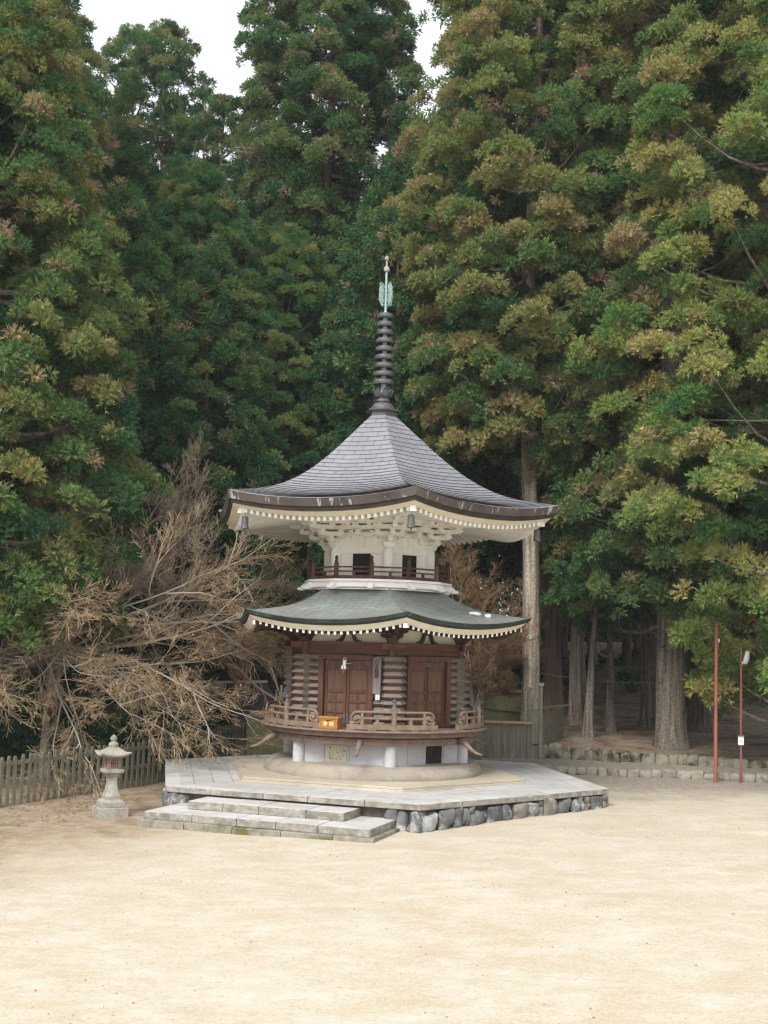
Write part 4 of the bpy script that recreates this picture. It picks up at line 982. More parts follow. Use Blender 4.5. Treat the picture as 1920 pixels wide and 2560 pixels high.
# ------------------------------------------------------------------ shed behind the left fence
sh = empty('shed', (-4.6, 12, .3), 'small dark shed with a litter-strewn gable roof behind the picket fence', 'shed')
mb = MB()
A_, B_, C_, D_ = Vector((-5.75, 12.4, 2.42)), Vector((-3.9, 12.2, 2.50)), Vector((-2.7, 9.1, 1.28)), Vector((-4.55, 9.2, 1.20))
mb.loft([[A_, B_, C_, D_], [p + Vector((0, 0, .06)) for p in (A_, B_, C_, D_)]])
A2, B2 = Vector((-6.9, 15.4, 1.25)), Vector((-5.05, 15.3, 1.3))
mb.loft([[A2, B2, B_, A_], [p + Vector((0, 0, .06)) for p in (A2, B2, B_, A_)]])
rf_ = mb.build('roof', M['shed_roof'], sh)
mb = MB(); mb.bar(A_ + Vector((-.05, 0, .1)), B_ + Vector((.05, 0, .1)), .14, .09); mb.build('ridge_cap', M['metal'], rf_)
mb = MB(); mb.bar(A_ + Vector((-.03, -.02, -.02)), D_ + Vector((-.03, -.02, -.02)), .04, .12); mb.bar(D_ + Vector((0, -.03, -.02)), C_ + Vector((0, -.03, -.02)), .04, .10); mb.build('bargeboard', M['darkwood'], rf_)
mb = MB(); q = [(-5.3, 13.9), (-3.9, 13.9), (-3.1, 10.2), (-4.5, 10.2)]
mb.loft([[Vector((x, y, .2)) for x, y in q], [Vector((x, y, 1.45)) for x, y in q]]); mb.build('wall', M['darkwood'], sh)

# ------------------------------------------------------------------ poles and wires
pz = G(9.6, 2.75)
p1 = empty('steel_pole', (9.6, 2.75, pz), 'tall rust-red pole without a lamp beside the stone kerb', 'pole')
mb = MB(); mb.tube([(9.6, 2.75, pz-.1), (9.615, 2.75, 2.4), (9.64, 2.75, 4.86)], [.052, .05, .047], 12); mb.build('shaft', M['redpole'], p1, smooth=50)
mb = MB(); mb.lathe([(.06, 4.85), (.062, 4.90), (.02, 4.93)], (9.64, 2.75, 0), 12); mb.build('cap', M['rustpole'], p1, smooth=40)
mb = MB(); mb.box((9.69, 2.72, 4.42), .02, .03, .05); mb.build('insulator', M['metal'], p1)
pz2 = G(10.33, 2.8)
p2 = empty('lamp_pole', (10.33, 2.8, pz2), 'thin rusty pole carrying a floodlight and a white box', 'lamp post')
mb = MB(); mb.tube([(10.33, 2.8, pz2-.1), (10.34, 2.8, 2.4), (10.36, 2.8, 4.30)], [.036, .034, .03], 10); mb.build('shaft', M['rustpole'], p2, smooth=50)
mb = MB(); mb.tube([(10.37, 2.76, 3.80), (10.44, 2.70, 3.83), (10.47, 2.68, 3.92), (10.50, 2.66, 4.13), (10.505, 2.66, 4.15)], [.03, .075, .085, .06, .02], 12); mb.build('floodlight', M['metal'], p2, smooth=50)
mb = MB(); mb.tube([(10.35, 2.8, 3.74), (10.38, 2.74, 3.76)], .045, 8); mb.build('bracket', M['rustpole'], p2)
mb = MB(); mb.box((10.32, 2.75, 1.64), .075, .03, .125); wb = mb.build('white_box', M['whitepaint'], p2, bev=.008)
mb = MB(); mb.box((10.31, 2.719, 1.62), .03, .002, .035); mb.build('label_patch', M['metal'], wb)
mb = MB(); mb.box((10.32, 2.735, 1.775), .085, .05, .014); mb.build('box_lid', M['rustpole'], wb)
def wire(name, a, b, sag, label, r=.008):
    a, b = Vector(a), Vector(b); pts = [a.lerp(b, i/16) - Vector((0, 0, sag*4*(i/16)*(1-i/16))) for i in range(17)]
    mb = MB(); mb.tube(pts, r, 4); return tag(mb.build(name, M['wire'], smooth=60), label, 'wire')
wire('wire', (9.68, 2.72, 4.62), (10.35, 2.78, 3.78), .06, 'short slack wire from the red pole down to the floodlight', .010)
wire('wire', (5.25, 8.6, 3.28), (9.4, 8.2, 3.05), .12, 'lower thin wire strung between the tall trunks behind the gate', .009)
wire('wire', (7.0, 9.5, 4.75), (9.6, 2.78, 4.72), .10, 'upper thin wire from the forest to the top of the red pole', .008)

# ------------------------------------------------------------------ cedar foliage (numpy)
rng = np.random.default_rng(7)
def unit(v): return v/np.linalg.norm(v, axis=-1, keepdims=True)
def pompom(seed, nsprig=21, nblade=9, droop=.25, wid=.66):
    """a rounded tuft of short sprigs, radius about 1, built of narrow triangles; returns (tri,3,3), tint offset per tri"""
    g = np.random.default_rng(seed); T = []; tn = []
    for i in range(nsprig):
        zz = 1 - 1.3*(i+.5)/nsprig; az = i*2.39996 + g.uniform(-.4, .4); h = math.sqrt(max(0, 1-zz*zz))
        d_ = unit(np.array([h*math.cos(az), h*math.sin(az), zz*.9+.05]) + g.normal(size=3)*.12); L_ = g.uniform(.76, 1.0)
        side = unit(np.cross(d_, g.normal(size=3))); up = np.cross(d_, side)
        for j in range(nblade):
            s = .42 + .52*(j+g.uniform(0, .9))/nblade
            base = d_*L_*s; base = base - np.array([0, 0, droop*s*s*L_*.4])
            ph = j*2.4 + g.uniform(0, 1.0); ra = np.cos(ph)*side + np.sin(ph)*up
            bd = unit(d_*.9 + ra*.8 + np.array([0, 0, .15])); bl = g.uniform(.22, .34)
            wv = unit(np.cross(bd, d_*.4 + g.normal(size=3)))*g.uniform(.055, .085)*wid
            T.append([base - wv, base + wv, base + bd*bl]); tn.append(.16*(s-.6) + g.uniform(-.05, .05) + (.12 if zz < -.1 else 0))
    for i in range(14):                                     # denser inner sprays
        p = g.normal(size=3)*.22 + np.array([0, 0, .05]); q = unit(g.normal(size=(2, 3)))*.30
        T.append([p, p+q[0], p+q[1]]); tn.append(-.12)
    return np.array(T, np.float32), np.array(tn, np.float32)
POM = [pompom(100+i) for i in range(6)]
POM_HANG = [pompom(200+i, 12, 9, 1.3) for i in range(3)]
def soup(name, tris, tint):
    n = len(tris); me = bpy.data.meshes.new(name)
    me.vertices.add(3*n); me.loops.add(3*n); me.polygons.add(n)
    me.vertices.foreach_set('co', np.ascontiguousarray(tris, np.float32).ravel())
    me.loops.foreach_set('vertex_index', np.arange(3*n, dtype=np.int32))
    me.polygons.foreach_set('loop_start', np.arange(0, 3*n, 3, dtype=np.int32))
    try: me.polygons.foreach_set('loop_total', np.full(n, 3, np.int32))
    except Exception: pass
    me.update(calc_edges=True)
    at = me.attributes.new('tint', 'FLOAT', 'POINT'); at.data.foreach_set('value', np.repeat(np.clip(tint, 0, 1), 3).astype(np.float32))
    return me
def rot_to(dirs, g):
    """rotation matrices whose z axis is dirs, random spin"""
    n = len(dirs); z = unit(dirs); a = unit(g.normal(size=(n, 3))); x = unit(np.cross(a, z)); y = np.cross(z, x)
    return np.stack([x, y, z], -1)
def place(pos, dirs, scale, tint, g, poms=POM):
    n = len(pos); which = g.integers(0, len(poms), n); R = rot_to(dirs, g); out_t = []; out_c = []
    for w_ in range(len(poms)):
        ix = np.where(which == w_)[0]
        if not len(ix): continue
        T, tn = poms[w_]
        v = np.einsum('nij,tkj->ntki', R[ix], T)*scale[ix][:, None, None, None] + pos[ix][:, None, None, :]
        out_t.append(v.reshape(-1, 3, 3)); out_c.append((tint[ix][:, None] + tn[None, :]).ravel())
    return np.concatenate(out_t), np.concatenate(out_c)
def cedar_meshes(seed, H, zc, R, npad, trunk_r, shape='tall', size=.40, per=6, bark='bark', tint0=.4, brown=.12, lean=(0, 0), inner=.35, poms=None, padw=.66, snags=8):
    """crown, trunk and limbs of one cedar with its foot at the origin: boughs end in pads of rounded tufts"""
    g = np.random.default_rng(seed); pos = []; dr = []; sz = []; tn = []; limbs = []
    LN = np.array([lean[0], lean[1]])
    def axis(z): return np.array([LN[0]*z/H + .12*np.sin(z*.31+seed), LN[1]*z/H + .12*np.cos(z*.27+seed*2), z])
    lob = [(g.uniform(0, 6.28), g.integers(1, 4), g.uniform(.12, .45), g.uniform(0, 6.28)) for _ in range(4)]
    def envelope(t, az):
        if shape == 'tall': pr = min(1, .62+1.9*t)*max(0, 1-t**2.3)**.62
        elif shape == 'cone': pr = min(1, .75+1.5*t)*max(0, 1-t**1.25)**.85
        elif shape == 'column': pr = min(1, .55+2.5*t)*max(0, 1-t**4)**.6
        else: pr = min(1, .7+2*t)*max(0, 1-t**1.7)**.7
        return R*pr*(1 + .10*sum(math.sin(n_*az + fz*t*14 + p) for p, n_, fz, q in lob)*.65)
    ga = 2.39996; nb = int(npad*(1+inner))
    for i in range(nb):
        outer = i < npad
        t = (g.uniform(0, 1) if not outer else (i+g.uniform(0, 1))/npad)**.95; z = zc + (H-zc)*t; az = i*ga + g.uniform(-.35, .35)
        rad_ = envelope(t, az)*(g.uniform(.80, 1.04) if outer else g.uniform(.30, .75)); rad_ = max(rad_, .15)
        o = np.array([np.cos(az), np.sin(az), 0]); sd = np.array([-np.sin(az), np.cos(az), 0])
        C = axis(z) + o*rad_ + np.array([0, 0, -.10*rad_])
        k = (1-.35*t); bt = tint0 + g.normal()*.13 + .10*(t-.4) - (.10 if not outer else 0)  # inner pads tinted greener and darker, painting shade towards the crown's centre
        pl_ = padw*k*g.uniform(.6, 1.35); rise_ = g.uniform(.35, .95)
        for j in range(max(2, int(per*g.uniform(.7, 1.4)))):
            u, v_ = g.uniform(-1.25, 1.0), g.normal()*.55
            h = rise_*(1 - .5*u*u*.6 - v_*v_*.6) - .34*max(0, u) + g.uniform(-.30, .12)
            pos.append(C + o*u*pl_ + sd*v_*pl_*1.1 + np.array([0, 0, h*pl_ + g.normal()*.06])); dr.append(o*(.35+.55*max(0, u)) + sd*v_*.5 + np.array([0, 0, .85]) + g.normal(size=3)*.12)
            sz.append(size*k*g.uniform(.75, 1.25)); c = bt + g.normal()*.07
            if g.uniform() < brown: c = g.uniform(.78, 1.0)
            tn.append(c)
        if g.uniform() < .5:                                   # a hanging spray under the pad
            pos.append(C - o*.25*pl_ + np.array([0, 0, -.42*pl_])); dr.append(o*.6 + np.array([0, 0, -.6]) + g.normal(size=3)*.2); sz.append(size*k*.8); tn.append(bt-.05 if g.uniform() > brown*2.2 else g.uniform(.8, 1))
        if i % 5 == 0 and rad_ > .8:
            A = axis(max(zc*.9, z - .22*rad_ - .35)); E_ = C - o*.2
            limbs.append([A + (E_-A)*q + np.array([0, 0, -.16*rad_*math.sin(q*math.pi)]) for q in np.linspace(0, 1, 6)])
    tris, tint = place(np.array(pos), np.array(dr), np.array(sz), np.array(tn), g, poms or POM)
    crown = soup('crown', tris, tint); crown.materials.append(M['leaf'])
    mb = MB(); r = random.Random(seed); nz = 16; n = 14
    zs_ = [-.4, 0, .25, .6, 1.1, 1.8, 3] + [3 + (H-3.6)*i/10 for i in range(1, 11)]
    fl_ = [r.uniform(.0, 1) for _ in range(n)]
    rings = []
    for z in zs_:
        ax = axis(max(z, 0)); base = trunk_r*(1 - .93*max(0, z)/H)
        flare = min(.55*trunk_r, .16)*math.exp(-max(0, z)/.5)
        rings.append([Vector((ax[0], ax[1], z)) + Vector((math.cos(2*math.pi*k/n), math.sin(2*math.pi*k/n), 0))*(base*(1+.07*math.sin(k*2.3+fl_[k]*4)) + flare*(.5+fl_[k])) for k in range(n)])
    mb.loft(rings)
    trunk = mb.build('trunk_src', M[bark], None, smooth=60); tm = trunk.data; bpy.data.objects.remove(trunk)
    lb = MB()
    for k, L_ in enumerate(limbs):
        rr = .035 + .010*len(L_); lb.tube([Vector(p) for p in L_], [rr*(1-.85*i/5) for i in range(6)], 5, cap=False)
    for k in range(snags):                      # dead snags below and inside the crown
        z = r.uniform(zc*.6, zc + (H-zc)*.6); az = r.uniform(0, 6.28); A = Vector(axis(z)); o = Vector((math.cos(az), math.sin(az), 0)); l = r.uniform(1.0, R*.95)
        lb.tube([A, A + o*l*.5 + Vector((0, 0, r.uniform(-.5, .2))), A + o*l + Vector((0, 0, r.uniform(-.9, .6)))], [.045, .03, .012], 4, cap=False)
    lo = lb.build('limb_src', M['bark'], None, smooth=60); lm = lo.data; bpy.data.objects.remove(lo)
    return crown, tm, lm
def put_tree(meshes, loc, label, group=None, rz=0, sc_=1.0, col=(1, 1, 1), szv=None, name='cedar_tree', tilt=(0, 0)):
    e = empty(name, loc, label, 'tree', group, rz)
    e.scale = (sc_, sc_, sc_*(szv or 1)); e.rotation_euler = (tilt[0], tilt[1], rz)
    for nm, me in zip(('crown', 'trunk', 'limbs'), meshes):
        o = link(nm, me, e, world=False); o.color = (*col, 1)
    return e
GRP = 'large cedars around the yard'
POM_B = [pompom(400+i, 14, 6, wid=1.0) for i in range(4)]
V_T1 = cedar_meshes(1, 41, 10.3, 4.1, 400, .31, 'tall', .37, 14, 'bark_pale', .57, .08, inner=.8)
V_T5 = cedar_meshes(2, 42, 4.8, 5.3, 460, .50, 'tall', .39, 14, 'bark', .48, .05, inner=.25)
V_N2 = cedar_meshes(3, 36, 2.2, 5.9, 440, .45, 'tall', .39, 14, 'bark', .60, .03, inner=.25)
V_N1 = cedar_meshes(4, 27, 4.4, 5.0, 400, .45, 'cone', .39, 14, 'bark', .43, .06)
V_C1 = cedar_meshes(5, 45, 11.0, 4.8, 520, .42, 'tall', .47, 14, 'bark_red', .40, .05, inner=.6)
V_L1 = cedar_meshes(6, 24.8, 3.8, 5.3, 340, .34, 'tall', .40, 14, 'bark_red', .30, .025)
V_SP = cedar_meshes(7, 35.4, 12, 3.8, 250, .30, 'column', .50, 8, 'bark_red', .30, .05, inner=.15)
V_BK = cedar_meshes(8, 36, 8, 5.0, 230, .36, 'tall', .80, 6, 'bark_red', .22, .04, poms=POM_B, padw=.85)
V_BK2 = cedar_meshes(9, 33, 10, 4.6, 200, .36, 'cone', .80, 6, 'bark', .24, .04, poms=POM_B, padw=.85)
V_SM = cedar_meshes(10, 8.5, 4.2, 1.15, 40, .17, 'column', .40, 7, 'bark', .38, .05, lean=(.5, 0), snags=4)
def tz(x, y): return t3(x, y) if (x > 5.0 and y > lineY(upper_line, x)) else G(x, y)
def T(v, x, y, label, rz=0, s=1, col=(1, 1, 1), szv=None, group=GRP, **kw): return put_tree(v, (x, y, tz(x, y)-.05), label, group, rz, s, col, szv, **kw)
T(V_T1, 5.0, 8.75, 'tall cedar with a long bare pale trunk just behind the plank gate', 1.0, 1, (1.06, 1.0, .95))
T(V_T5, 9.74, 8.5, 'massive grey-trunked cedar with a flared foot on the raised forest floor', 2.0, 1, (1, 1, 1))
T(V_N2, 13.2, 4.2, 'wide olive cedar hanging over the yard above the two poles', 4.1, 1, (1.18, 1.18, 1.0))
T(V_N1, -11.3, 1.4, 'bronze-tinged cedar sweeping down to the bare maple', .4, 1, (1.05, .98, .95))
T(V_T1, -14.6, 9, 'tall bronze-green cedar filling the upper left corner', 4.4, 1.02, (1.0, 1.0, .95))
T(V_C1, -2.9, 23, 'very tall dark cedar rising directly left of the spire', 0, 1, (.92, .98, 1.0))
T(V_BK, -4.4, 20.5, 'slender cedar with a visible bare trunk left of the spire', 2.2, .72, (1.1, 1.05, 1.0))
T(V_BK2, 9.0, 22.5, 'dim cedar trunk between the wing fence and the massive one', .3, .95, (1.0, 1.0, 1.0))
T(V_SP, -14.6, 34, 'ragged cedar top showing against the sky at the far left', 3.6, 1.05, (.95, 1.0, 1.05))
T(V_SP, -8.4, 27.5, 'narrow cedar rising just left of the very tall dark one', 5.1, .86, (.95, 1.0, 1.0))
T(V_BK, 15.2, 26.5, 'dim cedar trunk far behind the lamp pole', 1.3, .95, (1.0, 1.0, 1.0))
T(V_L1, -7.4, 14.6, 'broad green cedar with a rounded top behind the maple', 3, .89, (.95, 1.0, .95))
T(V_L1, -4.1, 15.2, 'lower green cedar filling the space above the shed', 5, .80, (1.0, 1.0, .9))
T(V_L1, -11.3, 17, 'green cedar half hidden by the bronze-tinged cedar', 1.2, .98, (.9, .98, .95))
T(V_SP, -12.0, 30, 'thin open-crowned cedar standing alone against the white sky', .5, 1.0, (1, 1, 1))
T(V_SP, -17.2, 23.5, 'open-crowned cedar with ragged branches beside the sky gap', 2.5, 1.02, (.95, 1, 1.05))
T(V_BK, 6.95, 17.2, 'straight brown-trunked cedar just right of the plank gate', 1.1, 1.05, (1.15, 1.1, 1.0))
T(V_T1, 7.65, 14.4, 'leaning grey-trunked cedar with a flared base behind the wing fence', 3.4, .80, (1.0, 1.03, .95))
T(V_SM, 7.45, 10.7, 'slim young cedar with a crooked pale trunk and few low branches', 0, 1.0, (1.0, 1.05, .9))
T(V_SM, 8.5, 12.6, 'small bushy cedar with bright green low boughs among the trunks', 2.2, .95, (1.05, 1.15, .9))
T(V_BK2, 10.45, 14.3, 'grey cedar trunk standing directly behind the massive one', 1, 1.0, (1.3, 1.2, 1.0))
T(V_T5, 12.2, 13.9, 'mid-sized cedar with a mossy trunk behind the two poles', 4.2, .85, (1, .98, .95))
T(V_T1, 13.6, 20, 'tall olive-crowned cedar rising behind the massive trunk', 2.6, 1.05, (1.0, 1.0, .95))
T(V_C1, 3.6, 27, 'dark cedar rising right of the spire behind the pale trunk', 1.6, .70, (.9, .98, 1.0))
T(V_BK2, 1.2, 33, 'dark distant cedar directly behind the spire', .6, .95, (1.1, 1.1, 1.1))
for x, y, s_, lab in ((-9.2, 9.5, .54, 'dim brown-trunked cedar standing behind the bare maple'), (-6.3, 11.0, .50, 'dim cedar trunk rising beside the small shed'), (-13.5, 10.5, .75, 'shadowed cedar at the left margin behind the picket fence'), (.5, 13.5, .62, 'dark cedar hidden mostly by the pagoda roof')):
    T(V_BK, x, y, lab, x, s_, (1.0, 1.0, .95))
GB = 'cedars deep in the forest'; LB = 'tall dark cedar among many others deep in the forest behind'
g = random.Random(17)
taken = [(-2.9, 23), (-4.4, 20.5), (-12, 30), (-17.2, 23.5), (6.95, 17.2), (13.6, 20), (3.6, 27), (1.2, 33), (12.2, 13.9)]
for row, y0 in enumerate((22, 28, 34, 40, 46, 53, 60)):
    half = (y0+32)*.3144+6; x = -half + (row % 2)*2.0
    while x < half+1:
        px, py = x + g.uniform(-1.3, 1.3), y0 + g.uniform(-2, 2)
        if all((px-a)**2 + (py-b)**2 > 9 for a, b in taken) and not (row < 2 and -16 < px < 6) and not (row == 0 and px > 6 and px < 16):
            taken.append((px, py)); v = g.choice((V_BK, V_BK, V_BK2, V_C1) if row < 4 else (V_BK, V_BK2)); s = g.uniform(.82, 1.0); Hv = {id(V_BK): 36, id(V_BK2): 33, id(V_C1): 45}[id(v)]; s = min(s, (py+32)*(.40 if -30 < px*62/(py+32) < -6 else .47)*g.uniform(.9, 1.0)/Hv)
            T(v, px, py, LB, g.uniform(0, 6.28), s, (g.uniform(.9, 1.2), g.uniform(.95, 1.15), g.uniform(.9, 1.1)), group=GB)
        x += 4.6 + .35*row
for x, y, v, s in ((18.5, 1.5, V_N2, 1.0), (19, 9, V_T5, .9), (24, 3, V_T1, 1), (-17.5, 5.5, V_N1, .95), (-18, 12, V_L1, 1.2), (-22, 1, V_N1, .95)):
    T(v, x, y, 'large cedar at the side of the yard beyond the view', g.uniform(0, 6), s, (1, 1, 1), group='cedars beside the yard')
# distant wood that closes the view under the crowns
gg = np.random.default_rng(77); n = 8000
px = gg.uniform(-46, 52, n); py = gg.uniform(66, 84, n); pz_ = 1.5 + gg.uniform(0, 1, n)**1.25*(13+4*np.sin(px*.23)+3*np.sin(px*.61+1))
tr, ti = place(np.stack([px, py, pz_], 1), np.tile(np.array([0, -.4, .9]), (n, 1)) + gg.normal(size=(n, 3))*.3, gg.uniform(.8, 1.5, n), gg.uniform(.05, .3, n), gg, [pompom(300+i, 9, 6) for i in range(3)])
me = soup('distant_wood', tr, ti); me.materials.append(M['leaf']); o = link('distant_wood', me); o.color = (.8, .9, .9, 1)
tag(o, 'dark undergrowth and young trees closing the forest far behind', 'woodland', kind='stuff')
# dim underbrush between the trunks behind the pagoda and the fences
n = 900; px = np.concatenate([gg.uniform(-15, 6, 500), gg.uniform(6, 26, 400)]); py = gg.uniform(14, 36, n) + 9*(px > 6); pz_ = np.array([G(a, b)+.35 for a, b in zip(px, py)]) + gg.uniform(0, 1, n)**2*2.4*np.where(px < 6, 1, .75)
m = 260; qx = gg.uniform(-15, -5.2, m); qy = np.maximum(gg.uniform(2.5, 14, m), -12.5 - qx*1.0 + 7.5); qz = np.array([G(a, b)+.25 for a, b in zip(qx, qy)]) + gg.uniform(0, 1, m)**2*1.6
px = np.concatenate([px, qx]); py = np.concatenate([py, qy]); pz_ = np.concatenate([pz_, qz]); n += m
tr, ti = place(np.stack([px, py, pz_], 1), np.tile(np.array([0, -.3, .9]), (n, 1)) + gg.normal(size=(n, 3))*.4, gg.uniform(.3, .7, n), gg.uniform(.0, .5, n), gg, POM)
me = soup('underbrush', tr, ti); me.materials.append(M['leaf']); o = link('underbrush', me); o.color = (.8, .85, .8, 1)
tag(o, 'low dim underbrush on the forest floor between the trunks', 'underbrush', kind='stuff')

# ------------------------------------------------------------------ bare deciduous trees
def bare_tree(name, seed, foot, trunk, limbs, label, depth=4, tw=1.0, spread=.55, col=(1, 1, 1), droop=.05, leaves=0, tint_tw=.75, nchild=(5, 7), rmin=.0055, lift=.09):
    """trunk: list of points; limbs: (point, direction, length, radius)"""
    r = random.Random(seed); tubes = []
    def grow(p, d_, L_, rad_, lev):
        n = 6 if lev < 2 else 4; pts = [p]; q = Vector(p); dd = Vector(d_).normalized(); bend = Vector((r.gauss(0, 1), r.gauss(0, 1), r.gauss(0, .6)))*.07
        for i in range(n):
            dd = (dd + bend + Vector((r.gauss(0, 1), r.gauss(0, 1), r.gauss(0, 1)))*(.10 if lev < 2 else .05) + Vector((0, 0, -droop if lev == 0 else lift*(.4 if lev == 1 else 1)))).normalized(); q = q + dd*L_/n; pts.append(q.copy())
        rr = [max(rmin, rad_*(1-.75*i/n)) for i in range(n+1)]
        tubes.append((pts, rr, lev))
        if lev >= depth: return
        k = r.randint(*nchild)
        for i in range(k):
            s = .18 + .80*(i+r.uniform(0, .9))/k; f_ = min(n-1e-3, s*n); a = pts[int(f_)].lerp(pts[int(f_)+1], f_-int(f_)); t = (pts[int(f_)+1]-pts[int(f_)]).normalized()
            sdv = Vector((r.gauss(0, 1), r.gauss(0, 1), r.gauss(0, .8))); sdv = (sdv - t*sdv.dot(t)).normalized()
            grow(a, t + sdv*spread*r.uniform(.6, 1.5), max(.22, L_*r.uniform(.36, .60)*(1.15-.45*s)), max(rmin, rad_*.45), lev+1)
        grow(pts[-1], dd, L_*.45, rr[-1], lev+1)
    for p, d_, L_, rd in limbs: grow(Vector(p), d_, L_, rd, 0)
    e = empty(name, foot, label, 'tree')
    mb = MB(); mb.tube(trunk[0], trunk[1], 10); mb.build('trunk', M['bark_pale'], e, smooth=60)
    V = []; F = []; Tn = []
    for pts, rr, lev in tubes:
        n = 5 if lev < 2 else 3; ref = Vector((.13, .21, 1)).normalized(); base = len(V); m_ = len(pts)
        for i, p in enumerate(pts):
            t = (pts[min(i+1, m_-1)]-pts[max(i-1, 0)]).normalized(); X = t.cross(ref)
            if X.length < .05: X = t.cross(Vector((1, 0, 0)))
            X.normalize(); Y = t.cross(X)
            for k in range(n):
                c = math.cos(2*math.pi*k/n)*rr[i]; s_ = math.sin(2*math.pi*k/n)*rr[i]; V.append(p + X*c + Y*s_); Tn.append((.0 if lev == 0 else .15 if lev == 1 else .4 if lev == 2 else tint_tw) + r.uniform(-.1, .1))
        for i in range(m_-1):
            for k in range(n): F.append((base+i*n+k, base+i*n+(k+1) % n, base+(i+1)*n+(k+1) % n, base+(i+1)*n+k))
        if lev >= depth-1 and leaves and r.random() < leaves:
            c = pts[r.randint(1, m_-1)]; b = len(V); u = Vector((r.gauss(0, 1), r.gauss(0, 1), r.gauss(0, 1))).normalized()*.025; v_ = Vector((r.gauss(0, 1), r.gauss(0, 1), r.gauss(0, 1))).normalized()*.02
            V += [c-u, c+v_, c+u, c-v_-Vector((0, 0, .02))]; Tn += [1.0]*4; F.append((b, b+1, b+2, b+3))
    me = bpy.data.meshes.new('branches'); me.from_pydata([tuple(v) for v in V], [], F); me.materials.append(M['twig'])
    at = me.attributes.new('tint', 'FLOAT', 'POINT'); at.data.foreach_set('value', np.clip(np.array(Tn, np.float32), 0, 1)); me.update()
    o = link('branches', me, e); o.color = (*col, 1)
    return e, len(F)
mx_, my_ = -9.4, 3.4
mf = (mx_, my_, G(mx_, my_))
lim = [((-9.3, 3.4, 3.9), (1, -.12, .02), 5.8, .060), ((-9.3, 3.4, 3.7), (1, -.5, -.14), 5.0, .055), ((-9.4, 3.4, 4.1), (1, .1, .12), 6.0, .065), ((-9.4, 3.4, 4.2), (1, -.2, .18), 6.0, .060),
       ((-9.3, 3.4, 3.6), (.75, -.75, -.10), 5.0, .050), ((-9.3, 3.4, 3.4), (.9, .3, -.16), 4.4, .045), ((-9.3, 3.4, 3.8), (.35, -1, .0), 4.4, .050), ((-9.3, 3.4, 3.7), (1, -.3, -.06), 5.8, .060), ((-9.4, 3.4, 3.6), (.1, -.9, .0), 4.2, .045), ((-9.5, 3.3, 3.8), (-.5, -.9, .12), 4.4, .045), ((-9.3, 3.3, 3.5), (-.12, -1, -.06), 5.2, .05), ((-9.5, 3.3, 3.4), (.25, -1, -.16), 5.0, .045), ((-9.4, 3.4, 4.3), (.8, -.6, .10), 5.6, .05), ((-9.5, 3.3, 4.4), (.2, -.9, .12), 4.8, .045), ((-9.3, 3.4, 3.3), (1, -.15, -.22), 4.8, .045)]
print('maple', bare_tree('maple_tree', 5, mf, ([(mx_, my_, mf[2]-.2), (mx_+.05, my_, 1.4), (mx_+.1, my_, 3.0), (mx_, my_, 4.2)], [.15, .13, .12, .08]), lim,
    'leafless spreading maple with tan twigs arching over the picket fence', 4, leaves=.14, droop=.02, spread=.62, nchild=(4, 5), lift=.004, rmin=.0050, tint_tw=.66)[1])
fx, fy = 3.3, 9.4
print(bare_tree('bare_shrub', 8, (fx, fy, G(fx, fy)), ([(fx, fy, .2), (fx-.05, fy, 1.4), (fx, fy, 2.4)], [.07, .06, .05]),
    [((fx, fy, 1.6), (-.3, -.1, 1), 3.4, .045), ((fx, fy, 1.8), (.35, .1, 1), 3.2, .045), ((fx, fy, 2.0), (.05, -.2, 1), 4.2, .05), ((fx, fy, 1.5), (-.8, 0, .7), 2.6, .04), ((fx, fy, 1.7), (.6, -.1, .8), 2.2, .035)],
    'reddish leafless shrub standing behind the pagoda beside the pale trunk', 4, col=(.66, .58, .54), droop=-.02, leaves=.08, nchild=(6, 7), spread=.6, lift=.02)[1])
fx, fy = -3.1, 9.0
print(bare_tree('bare_shrub', 9, (fx, fy, G(fx, fy)), ([(fx, fy, .2), (fx-.05, fy, 1.6), (fx, fy, 2.6)], [.07, .06, .05]),
    [((fx, fy, 2.0), (-.3, -.1, .8), 2.4, .045), ((fx, fy, 2.2), (.4, .1, .7), 2.2, .045), ((fx, fy, 2.0), (-.7, -.2, .5), 2.4, .05), ((fx, fy, 1.8), (.7, 0, .5), 1.8, .04)],
    'brown leafless shrub behind the pagoda above the shed roof', 4, col=(.75, .62, .55), droop=-.02, leaves=.08, nchild=(5, 6))[1])
fx, fy = -9.8, 5.4
print(bare_tree('bare_tree', 12, (fx, fy, G(fx, fy)), ([(fx, fy, -.1), (fx+.1, fy, 2.0), (fx+.2, fy, 4.2)], [.13, .11, .08]),
    [((fx+.15, fy, 3.6), (.75, -.1, .70), 4.9, .055), ((fx+.2, fy, 4.0), (.6, 0, .75), 3.9, .045), ((fx+.2, fy, 4.0), (.35, -.3, .8), 3.0, .04), ((fx+.15, fy, 3.4), (1, -.3, .36), 5.2, .05), ((fx+.15, fy, 3.8), (.9, .2, .52), 5.0, .05), ((fx+.2, fy, 4.0), (.6, -.3, .8), 4.3, .045)],
    'grey-mauve leafless tree with upright twigs reaching beside the upper eave', 4, col=(1.0, .92, .92), droop=-.01, leaves=.03, spread=.62, nchild=(5, 6), lift=.04, tint_tw=.4, rmin=.0048)[1])
# ------------------------------------------------------------------ pale air
mb = MB(); mb.box((0, 0, 20), 940, 940, 32); ham = bpy.data.materials.new('pale_air'); hz = mb.build('haze', ham); ham.use_nodes = True
n_ = ham.node_tree.nodes; n_.remove(n_['Principled BSDF']); pv = n_.new('ShaderNodeVolumePrincipled'); pv.inputs['Color'].default_value = (.93, .96, 1, 1); pv.inputs['Density'].default_value = .0004
ham.node_tree.links.new(pv.outputs[0], n_['Material Output'].inputs['Volume']); tag(hz, 'thin pale air between the viewer and the far trees', 'haze', kind='stuff')
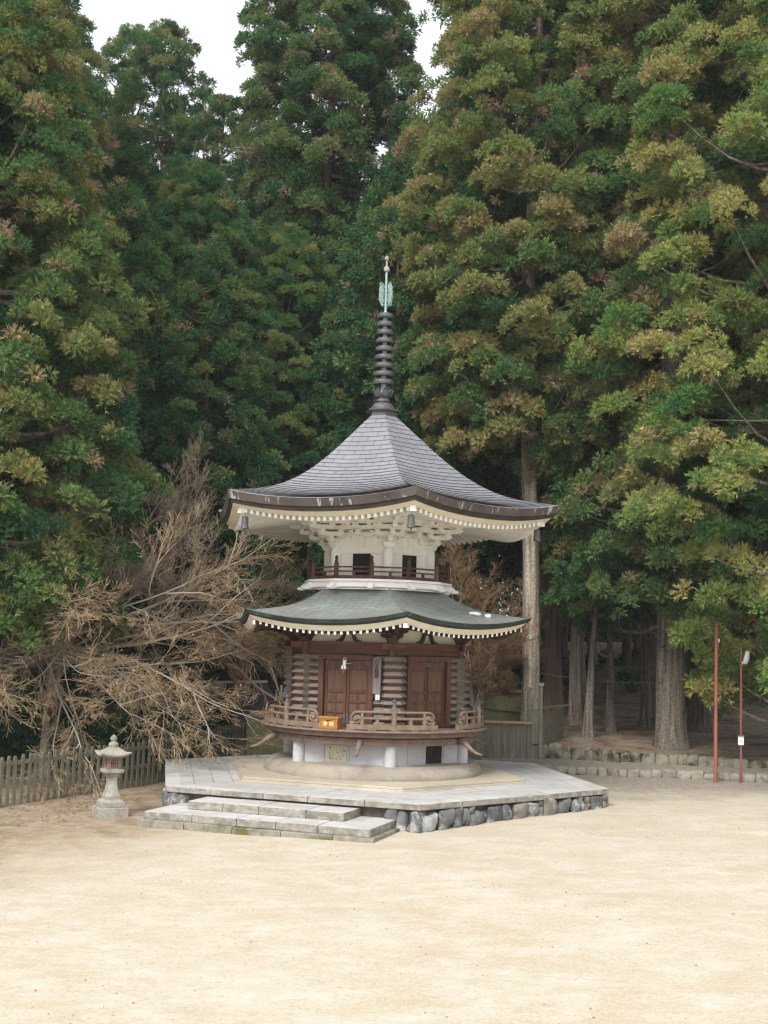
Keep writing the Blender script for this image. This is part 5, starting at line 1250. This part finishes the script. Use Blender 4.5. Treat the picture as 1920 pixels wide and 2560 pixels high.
# ------------------------------------------------------------------ loose grit on the yard and fallen leaves along its edges
def scatter(name, pts, sizes, m, flat, label, cat, g, leaf=False):
    n = len(pts); a = g.uniform(0, 6.28, n); T = []
    if leaf:
        for p, s_, q in zip(pts, sizes, a):
            u = np.array([math.cos(q), math.sin(q), g.uniform(-.35, .35)])*s_; v = np.array([-math.sin(q), math.cos(q), g.uniform(-.35, .35)])*s_*.6
            T += [(p-u, p+v, p+u), (p-u, p+u, p-v)]
    else:
        for p, s_, q in zip(pts, sizes, a):
            k = [p + np.array([math.cos(q+i*1.2566)*s_*g.uniform(.7, 1.2), math.sin(q+i*1.2566)*s_*g.uniform(.7, 1.2), -.004]) for i in range(5)]; t = p + np.array([0, 0, s_*flat])
            T += [(k[i], k[(i+1) % 5], t) for i in range(5)]
    me = soup(name, np.array(T, np.float32), np.full(len(T), .5, np.float32)); me.materials.append(m); tag(link(name, me), label, cat, kind='stuff')
g2 = np.random.default_rng(4); n = 2600
X = g2.uniform(-11, 12, n); Y = -31 + 37*g2.uniform(0, 1, n)**1.2; inside = np.hypot(X, Y) < 7.4; X, Y = X[~inside], Y[~inside]
P = np.stack([X, Y, [G(x, y) + gnoise(x, y) + .003 for x, y in zip(X, Y)]], 1)
scatter('pebbles', P, g2.uniform(.006, .02, len(P))*np.where(g2.uniform(0, 1, len(P)) < .04, 2.0, 1), M['kerb'], .6, 'small loose pebbles strewn over the sandy yard', 'pebbles', g2)
X = np.concatenate([g2.uniform(-11, -4.6, 1500), g2.uniform(5.5, 20, 2600)]); Y = np.concatenate([g2.uniform(-5.5, 5, 1500), g2.uniform(3, 22, 2600)])
keep = np.where(X < 0, (X*-1.0 + Y*.9 > 2.2 + g2.uniform(-1, 1.5, len(X))), Y > np.array([lineY(upper_line, x) for x in X])+.25); keep &= np.hypot(X, Y) > 6.6; X, Y = X[keep], Y[keep]
P = np.stack([X, Y, [(t3(x, y) + gnoise(3*x, 3*y) if x > 0 else G(x, y) + gnoise(x, y)) + .018 for x, y in zip(X, Y)]], 1)
M['dead_leaf'] = mat('fallen_leaves', (.15, .085, .05), (.30, .19, .11), 9, (1, 1, 1), .9, 0)
scatter('fallen_leaves', P, g2.uniform(.02, .055, len(P)), M['dead_leaf'], 0, 'brown fallen leaves and cedar sprigs lying along the edges of the yard', 'leaves', g2, leaf=True)
